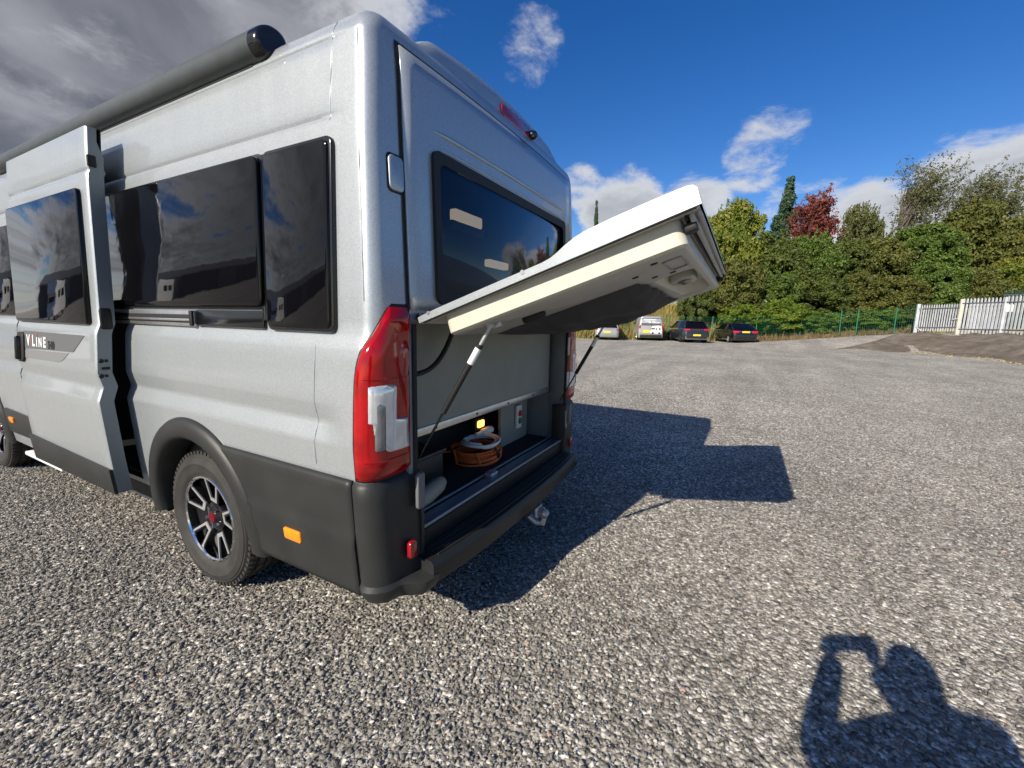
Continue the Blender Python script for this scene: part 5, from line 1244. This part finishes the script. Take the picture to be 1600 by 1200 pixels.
def car(name, pos, az, label, paint, L_=4.3, hw=0.89, H=1.5, belt=0.98, rear_rake=0.42, roof0=0.55, hood=0.80, wr=0.32, plate_z=0.72, lamp=None, style='hatch', bumper=None, rim=None):
    c = empty(name, pos, -az); tag(c, label, 'car', 'vehicles parked along the mesh fence')
    def zt(y, z):    # lower the shoulder toward the nose
        return z - (belt-hood)*sstep(L_*0.62, L_, y)*sstep(0.5, 1.0, z/belt)
    rings = []
    for z, dw, dy0, dy1 in ((0.20, 0.05, 0.10, 0.14), (0.32, 0.01, 0.02, 0.02), (0.55, 0.0, 0.0, 0.0), (0.66, 0.0, 0.02, 0.02), (0.80, 0.012, 0.045, 0.10), (belt-0.03, 0.03, 0.07, 0.24), (belt, 0.07, 0.11, 0.32)):
        rings.append([Vector((x, y, zt(y, z))) for x, y in plan(dy0, L_-dy1, hw-dw, 0.26, 0.42)])
    V, F = loft(rings); O('car_body', V, F, paint, c, 45)
    rr = []
    y1b = L_*0.80; y1t = L_*0.56
    for t in (0, 0.12, 0.5, 0.86, 0.96, 1.0):
        k = t; w = hw-0.075-0.17*k-(0.06 if t == 1 else 0.02 if t == 0.96 else 0); a = 0.10+(roof0-0.10)*k**(0.8 if style == 'hatch' else 1.1)+(0.05 if t == 1 else 0); b = y1b+(y1t-y1b)*k - (0.05 if t == 1 else 0)
        z = belt-0.01+(H-belt)*(t if t < 0.9 else t)
        rr.append([Vector((x, y, z)) for x, y in plan(a, b, w, 0.20, 0.25)])
    V, F = loft(rr); glass = O('cabin_glass', V, F, GLASSK, c, 40)
    # roof and pillars in body paint
    roof = []
    for t, e in ((0.93, 0.008), (0.97, 0.006), (1.0, 0.003)):
        w = hw-0.075-0.17*t-(0.05 if t == 1 else 0.012)+e; a = 0.10+(roof0-0.10)*t-0.0+(0.05 if t == 1 else 0); b = y1b+(y1t-y1b)*t-(0.05 if t == 1 else 0); z = belt+(H-belt)*t+0.004
        roof.append([Vector((x, y, z)) for x, y in plan(a, b, w, 0.20, 0.25)])
    V, F = loft(roof); O('roof', V, F, paint, c, 40)
    for s in (-1, 1):
        for (yb, yt) in ((0.16, roof0+0.06), (L_*0.38, L_*0.38), (y1b-0.05, y1t-0.02)):
            MB().tube([(s*(hw-0.085), yb, belt-0.02), (s*(hw-0.235), yt, H-0.04)], 0.045, 6).build('pillar', paint, c, 60)
        wheel_small(c, s*(hw-0.10), 0.82, wr, 0.22, rim or ALU, s); wheel_small(c, s*(hw-0.10), L_-0.90, wr, 0.22, rim or ALU, s)
        for yy in (0.82, L_-0.90): MB().lathe([(wr*1.16, 0.0), (wr*1.16, 0.012), (wr*0.4, 0.012)], Vector((s*(hw-0.022), yy, wr)), Vector((s, 0, 0)), Vector((0, 1, 0)), Vector((0, 0, 1)), 24).build('arch_gap', BLACK, c)
        lz = lamp or (0.84, 0.12, 0.34)
        V, F = prism(rrect(min(s*(hw-0.03), s*(hw-0.03-lz[2])), max(s*(hw-0.03), s*(hw-0.03-lz[2])), lz[0]-lz[1]/2, lz[0]+lz[1]/2, 0.03, 3), lambda a, b, h: Vector((a, 0.055+0.25*max(0, abs(a)-(hw-0.30))**1.3-h, b)), 0.035, 0.01); O('tail_lamp', V, F, mat('car tail lamp', (0.45, 0.01, 0.02), 0.15, coat=0.6), c, 40)
        MB().box((s*(hw+0.06), L_*0.72, belt+0.06), (0.18, 0.10, 0.12), 0.03).build('door_mirror', paint, c, 40)
        MB().box((s*(hw-0.005), L_*0.42, belt-0.16), (0.02, 0.16, 0.03), 0.006).build('door_handle', paint, c, 40)
    V, F = prism(rrect(-0.26, 0.26, plate_z-0.06, plate_z+0.06, 0.01, 2), lambda a, b, h: Vector((a, -0.005-h, b)), 0.02, 0.003); O('number_plate', V, F, mat('yellow plate', (0.80, 0.58, 0.03), 0.4), c)
    V, F = prism(rrect(-hw+0.12, hw-0.12, 0.24, 0.46, 0.06, 3), lambda a, b, h: Vector((a, 0.03+0.10*(a/hw)**4-h, b)), 0.05, 0.02); O('rear_bumper', V, F, bumper or PLASTIC, c, 40)
    V, F = prism(rrect(-hw+0.35, hw-0.35, belt-0.10, belt-0.075, 0.01, 2), lambda a, b, h: Vector((a, 0.06-h, b)), 0.02, 0.004); O('badge_strip', V, F, CHROME if style != 'hatch' else REDD, c)
    if style == 'hatch': MB().box((0, roof0-0.04, H-0.03), (1.16, 0.20, 0.035), 0.012).build('spoiler', paint, c, 40)
    return c
def small_van(pos, az, label):
    c = empty('panel_van', pos, -az); tag(c, label, 'van', 'vehicles parked along the mesh fence'); L_, hw, H = 4.4, 0.92, 1.86
    paint = mat('van silver paint', (0.42, 0.43, 0.43), 0.35, metal=0.5, coat=0.4)
    rings = []
    for z, dw, d0, d1 in ((0.22, 0.05, 0.08, 0.12), (0.34, 0, 0.0, 0.0), (0.62, 0, 0.0, 0.0), (0.95, 0.01, 0.01, 0.25), (1.15, 0.03, 0.02, 0.9), (1.5, 0.08, 0.04, 1.35), (1.78, 0.15, 0.07, 1.7), (1.86, 0.26, 0.16, 1.9)):
        rings.append([Vector((x, y, z)) for x, y in plan(d0, L_-d1, hw-dw, 0.14, 0.35)])
    V, F = loft(rings); O('van_body', V, F, paint, c, 40)
    for s in (-1, 1):
        wheel_small(c, s*(hw-0.10), 0.75, 0.32, 0.22, ALU, s); wheel_small(c, s*(hw-0.10), L_-0.85, 0.32, 0.22, ALU, s)
        V, F = prism(rrect(min(s*(hw-0.02), s*(hw-0.16)), max(s*(hw-0.02), s*(hw-0.16)), 0.92, 1.18, 0.03, 3), lambda a, b, h: Vector((a, 0.02+0.3*max(0, abs(a)-(hw-0.1))-h, b)), 0.04, 0.01); O('tail_lamp', V, F, mat('car tail lamp', (0.45, 0.01, 0.02), 0.15, coat=0.6), c, 40)
        V, F = prism([(L_-2.4, 1.2), (L_-1.25, 1.2), (L_-1.72, 1.62), (L_-2.4, 1.66)], lambda a, b, h: Vector((s*(hw-0.035-(b-1.2)*0.14+h), a, b)), 0.012, 0.003); O('cab_window', V, F, GLASSK, c)
    V, F = prism(rrect(-0.80, 0.80, 0.24, 0.46, 0.05, 3), lambda a, b, h: Vector((a, 0.0-h, b)), 0.05, 0.02); O('rear_bumper', V, F, PLASTIC, c, 40)
    V, F = prism(rrect(-0.72, 0.72, 1.14, 1.72, 0.05, 3), lambda a, b, h: Vector((a, 0.03+(b-1.15)*0.08-h, b)), 0.014, 0.004); O('rear_window', V, F, mat('grey window film', (0.10, 0.105, 0.11), 0.35), c, 40)
    for (x0, x1, z) in ((-0.55, 0.35, 1.60), (-0.45, 0.30, 1.48), (-0.20, 0.62, 1.36)):
        MB().box(((x0+x1)/2, 0.012+(z-1.15)*0.08, z), (x1-x0, 0.008, 0.05), 0.002).build('print_line', WHITE, c)
    # printed picture of a white motorhome across the doors
    G_ = [(-0.05, 0.56), (0.78, 0.56), (0.80, 1.08), (0.55, 1.16), (0.12, 1.12), (-0.02, 0.98), (0.10, 0.88), (-0.05, 0.80)]
    V, F = prism(G_, lambda a, b, h: Vector((a, -0.002-h, b)), 0.008, 0.002); gp = O('motorhome_graphic', V, F, WHITE, c)
    for (x0, x1, z0, z1) in ((0.04, 0.28, 0.86, 0.96), (0.34, 0.46, 0.84, 0.95), (0.56, 0.70, 0.84, 0.96)):
        MB().box(((x0+x1)/2, -0.012, (z0+z1)/2), (x1-x0, 0.006, z1-z0), 0.002).build('graphic_window', BLACK, gp)
    for x in (0.14, 0.62): MB().lathe([(0, .004), (.075, .004), (.078, 0)], Vector((x, -0.012, 0.585)), Vector((0, -1, 0)), Vector((1, 0, 0)), Vector((0, 0, 1)), 16).build('graphic_wheel', BLACK, gp)
    MB().box((0.0, -0.006, 0.9), (0.012, 0.012, 1.3), 0.003).build('door_split', BLACK, c)
    V, F = prism(rrect(-0.58, -0.10, 0.60, 0.80, 0.01, 2), lambda a, b, h: Vector((a, -0.004-h, b)), 0.02, 0.003); O('number_plate', V, F, mat('yellow plate', (0.80, 0.58, 0.03), 0.4), c)
def vehicles():
    A = R(66)
    def gp(px, py):
        r_ = ray(px, py); t = -CAM.z/r_.z; p = CAM+r_*t; p.z = 0; return p
    car('parked_car', gp(1164, 537.2), R(68), 'black sloping rear hatchback with yellow number plate, rightmost of the parked cars', mat('black car paint', (0.008, 0.008, 0.010), 0.22, coat=0.8), 4.5, 0.88, 1.44, 0.95, roof0=1.1, style='coupe', lamp=(0.83, 0.16, 0.40), plate_z=0.83, rim=ALU)
    car('parked_car', gp(1088, 536.0), R(65), 'dark grey hatchback with yellow number plate between the black car and the silver van', mat('dark grey car paint', (0.030, 0.034, 0.040), 0.25, metal=0.4, coat=0.7), 4.26, 0.90, 1.56, 1.02, roof0=0.50, lamp=(0.93, 0.12, 0.38), plate_z=0.55, bumper=mat('grey bumper', (0.12, 0.13, 0.14), 0.4), rim=mat('dark rim', (0.08, 0.08, 0.085), 0.35, metal=0.6))
    small_van(gp(1016, 532.4), R(70), 'silver panel van with a white motorhome picture on its rear doors')
    car('parked_car', gp(948, 531.5), R(72), 'pale grey car mostly hidden under the raised tailgate, leftmost of the parked cars', mat('pale grey car paint', (0.34, 0.37, 0.36), 0.3, metal=0.4, coat=0.6), 4.3, 0.89, 1.45, 0.92, roof0=0.9, lamp=(0.80, 0.10, 0.2), plate_z=0.6, bumper=ALU)
vehicles()

# ================================================================ what the windows mirror: a shed and a motorhome across the yard
def mirrored():
    w = empty('warehouse', (-27, 40, 0), R(-62)); tag(w, 'dark metal warehouse across the yard, mirrored in the side windows', 'warehouse')
    cl = mat('dark cladding', (0.035, 0.04, 0.045), 0.6, var=0.15, vscale=2)
    hw, hl, e, r_ = 8, 22, 3.9, 5.6
    V = [(-hw, -hl, 0), (hw, -hl, 0), (hw, hl, 0), (-hw, hl, 0), (-hw, -hl, e), (hw, -hl, e), (hw, hl, e), (-hw, hl, e), (0, -hl, r_), (0, hl, r_)]
    O('wall', V, [(0, 1, 5, 8, 4), (2, 3, 7, 9, 6), (1, 2, 6, 5), (3, 0, 4, 7)], cl, w)
    k = 0.35
    rf = O('roof', [(-hw-k, -hl-k, e-0.15), (0, -hl-k, r_+0.12), (0, hl+k, r_+0.12), (-hw-k, hl+k, e-0.15), (hw+k, -hl-k, e-0.15), (hw+k, hl+k, e-0.15)], [(0, 1, 2, 3), (1, 4, 5, 2)], mat('grey sheet roof', (0.10, 0.105, 0.11), 0.5, var=0.1), w, thick=0.1)
    for y in (-14, -2, 10): MB().box((hw+0.03, y, 1.9), (0.08, 3.6, 3.7), 0.02).build('shutter_door', mat('shutter', (0.16, 0.17, 0.18), 0.5), w)
    m = empty('motorhome', (-7.2, 24.0, 0), R(225)); tag(m, 'white motorhome across the yard, mirrored in the sliding door window', 'motorhome')
    wh = mat('white coachwork', (0.75, 0.75, 0.74), 0.35, coat=0.3)
    prof = [(0, 0.45), (5.0, 0.45), (6.0, 0.5), (6.1, 1.0), (5.4, 1.25), (4.9, 1.9), (5.3, 2.1), (4.8, 2.85), (0.15, 2.9), (0, 2.7)]
    V, F = prism(prof, lambda a, b, h: Vector((1.1-h, a-3, b)), 2.2, 0.06); O('coachwork', V, F, wh, m, 30)
    for s in (-1, 1):
        for (y0, y1) in ((-2.2, -1.0), (-0.4, 0.9)): MB().box((s*1.105, (y0+y1)/2, 1.9), (0.03, y1-y0, 0.6), 0.01).build('window', GLASSK, m)
        for y in (-1.8, 2.2): wheel_small(m, s*0.95, y, 0.34, 0.22, ALU, s)
    MB().box((0, 2.12, 1.58), (1.8, 0.06, 0.6), 0.02, Matrix.Rotation(R(35), 3, 'X')).build('windscreen', GLASSK, m)
mirrored()

# ================================================================ the photographer (only the shadow falls in view)
def photographer():
    h = Vector((-2.545, -1.350, 0)); rv = Vector((0.475, -0.88, 0)).normalized(); fv = Vector((0.88, 0.475, 0)).normalized()
    pr = empty('person', h); tag(pr, 'person in dark clothes photographing with both arms raised, casting the shadow at lower right', 'person')
    def W(a, b, z): return rv*a+fv*b+Vector((0, 0, z))
    def L(p): return Vector(p)-h
    J = {}; J['pel'] = W(0, -0.02, 0.97); J['waist'] = W(0, -0.02, 1.12); J['chest'] = W(0, -0.02, 1.34); J['neck0'] = W(0, 0.0, 1.47); J['neck'] = W(-0.045, 0.03, 1.53)
    J['shL'] = W(-0.18, 0.0, 1.43); J['shR'] = W(0.18, 0.0, 1.43)
    J['elL'] = L((-2.417, -1.02, 1.17)); J['wrL'] = L((-2.185, -1.085, 1.385)); J['elR'] = L((-2.285, -1.395, 1.24)); J['wrR'] = L((-2.165, -1.225, 1.385))
    J['hipL'] = W(-0.09, -0.02, 0.93); J['hipR'] = W(0.09, -0.02, 0.93); J['knL'] = W(-0.11, 0.02, 0.50); J['knR'] = W(0.12, 0.02, 0.50); J['anL'] = W(-0.12, -0.03, 0.085); J['anR'] = W(0.14, -0.03, 0.085); J['toL'] = W(-0.14, 0.14, 0.035); J['toR'] = W(0.17, 0.14, 0.035)
    rad = dict(pel=0.145, waist=0.135, chest=0.155, neck0=0.105, neck=0.075, shL=0.085, shR=0.085, elL=0.062, elR=0.072, wrL=0.044, wrR=0.050, hipL=0.098, hipR=0.098, knL=0.066, knR=0.066, anL=0.045, anR=0.045, toL=0.034, toR=0.034)
    K = list(J); E = [('pel', 'waist'), ('waist', 'chest'), ('chest', 'neck0'), ('neck0', 'neck'), ('chest', 'shL'), ('chest', 'shR'), ('shL', 'elL'), ('elL', 'wrL'), ('shR', 'elR'), ('elR', 'wrR'), ('pel', 'hipL'), ('pel', 'hipR'), ('hipL', 'knL'), ('hipR', 'knR'), ('knL', 'anL'), ('knR', 'anR'), ('anL', 'toL'), ('anR', 'toR')]
    def skin(name, pts, edges, rads, m, root, sub=2):
        me = bpy.data.meshes.new(name); me.from_pydata([tuple(p) for p in pts], edges, []); me.update(); me.materials.append(m)
        o = bpy.data.objects.new(name, me); link(o, pr); md = o.modifiers.new('skin', 'SKIN'); md.use_smooth_shade = True
        for i, r_ in enumerate(rads): me.skin_vertices[0].data[i].radius = (r_, r_); me.skin_vertices[0].data[i].use_root = (i == root)
        s = o.modifiers.new('sub', 'SUBSURF'); s.levels = sub; s.render_levels = sub; return o
    skin('body', [J[k] for k in K], [(K.index(a), K.index(b)) for a, b in E], [rad[k] for k in K], mat('dark clothing', (0.03, 0.035, 0.045), 0.85), 0)
    skinm = mat('skin', (0.45, 0.27, 0.19), 0.5)
    # head with face and short hair
    hc = W(-0.075, 0.05, 1.612); bm = bmesh.new(); bmesh.ops.create_uvsphere(bm, u_segments=24, v_segments=18, radius=1.0)
    V = []
    for v in bm.verts:
        x, y, z = v.co; f = 1.0
        jaw = 1-0.28*max(0, -z)**1.3; p = Vector((x*0.078*jaw, y*0.098*(0.95+0.1*(z < 0)), z*0.120))
        if y > 0.85 and -0.35 < z < 0.1: p.y += 0.020*(1-abs(x)*4 if abs(x) < 0.25 else 0)
        if y > 0.6 and 0.0 < z < 0.2 and 0.2 < abs(x) < 0.5: p.y -= 0.008
        if y > 0.75 and -0.62 < z < -0.45 and abs(x) < 0.35: p.y += 0.004
        V.append(hc+rv*p.x+fv*p.y+Vector((0, 0, p.z)))
    bm.verts.index_update(); F = [tuple(q.index for q in f.verts) for f in bm.faces]; O('head', V, F, skinm, pr, 180)
    hv = []; hf = []
    for v in bm.verts: hv.append(hc+rv*v.co.x*0.086+fv*(v.co.y*0.106-0.012)+Vector((0, 0, v.co.z*0.126+0.012)))
    hf = [f for f, bf in zip(F, bm.faces) if bf.calc_center_median().z > 0.35 or (bf.calc_center_median().y < 0.1 and bf.calc_center_median().z > -0.45)]
    bm.free(); hv, hf = prune(hv, hf); O('hair', hv, hf, mat('brown hair', (0.05, 0.03, 0.02), 0.8), pr, 180)
    for s in (-1, 1): MB().box(hc+rv*s*0.083, (0.018, 0.035, 0.055), 0.008).build('ear', skinm, pr, 60)
    # hands: palm plus five bent fingers round the phone
    back = -FWD
    for nm, wr, cen, sgn in (('hand_left', 'wrL', CAM+RGT*-0.075+back*0.045-UPV*0.012, -1), ('hand_right', 'wrR', CAM+RGT*0.115+back*0.045-UPV*0.012, 1)):
        c = Vector(cen)-h; w_ = J[wr]; P = [w_, w_.lerp(c, 0.5), c]; Ed = [(0, 1), (1, 2)]; rd = [0.030, 0.034, 0.030]
        for k in range(4):
            b = c+UPV*(0.028-0.018*k)+RGT*sgn*0.012; i0 = len(P); l = (0.030, 0.034, 0.032, 0.026)[k]
            P += [b+back*-0.014+RGT*sgn*0.006, b-back*0.022+RGT*(-sgn*0.002), b-back*0.026-RGT*sgn*l]; Ed += [(2, i0), (i0, i0+1), (i0+1, i0+2)]; rd += [0.010, 0.009, 0.0085]
        i0 = len(P); P += [c-UPV*0.022+back*0.012-RGT*sgn*0.014, c-UPV*0.018+back*0.014-RGT*sgn*0.040]; Ed += [(2, i0), (i0, i0+1)]; rd += [0.011, 0.0095]
        o = skin('hand', P, Ed, rd, skinm, 0, 1)
    ph = empty('phone', CAM+back*0.028+RGT*0.02)
    bpy.data.objects.remove(ph)
    V, F = prism(rrect(-0.060, 0.100, -0.050, 0.026, 0.012, 4), lambda a, b, hh: CAM+RGT*a+UPV*b+back*(0.022+0.008-hh), 0.008, 0.002)
    p = O('smartphone', V, F, BLACKG, None, 40); tag(p, 'smartphone held up by the photographer, seen only as a shadow', 'phone')
photographer()
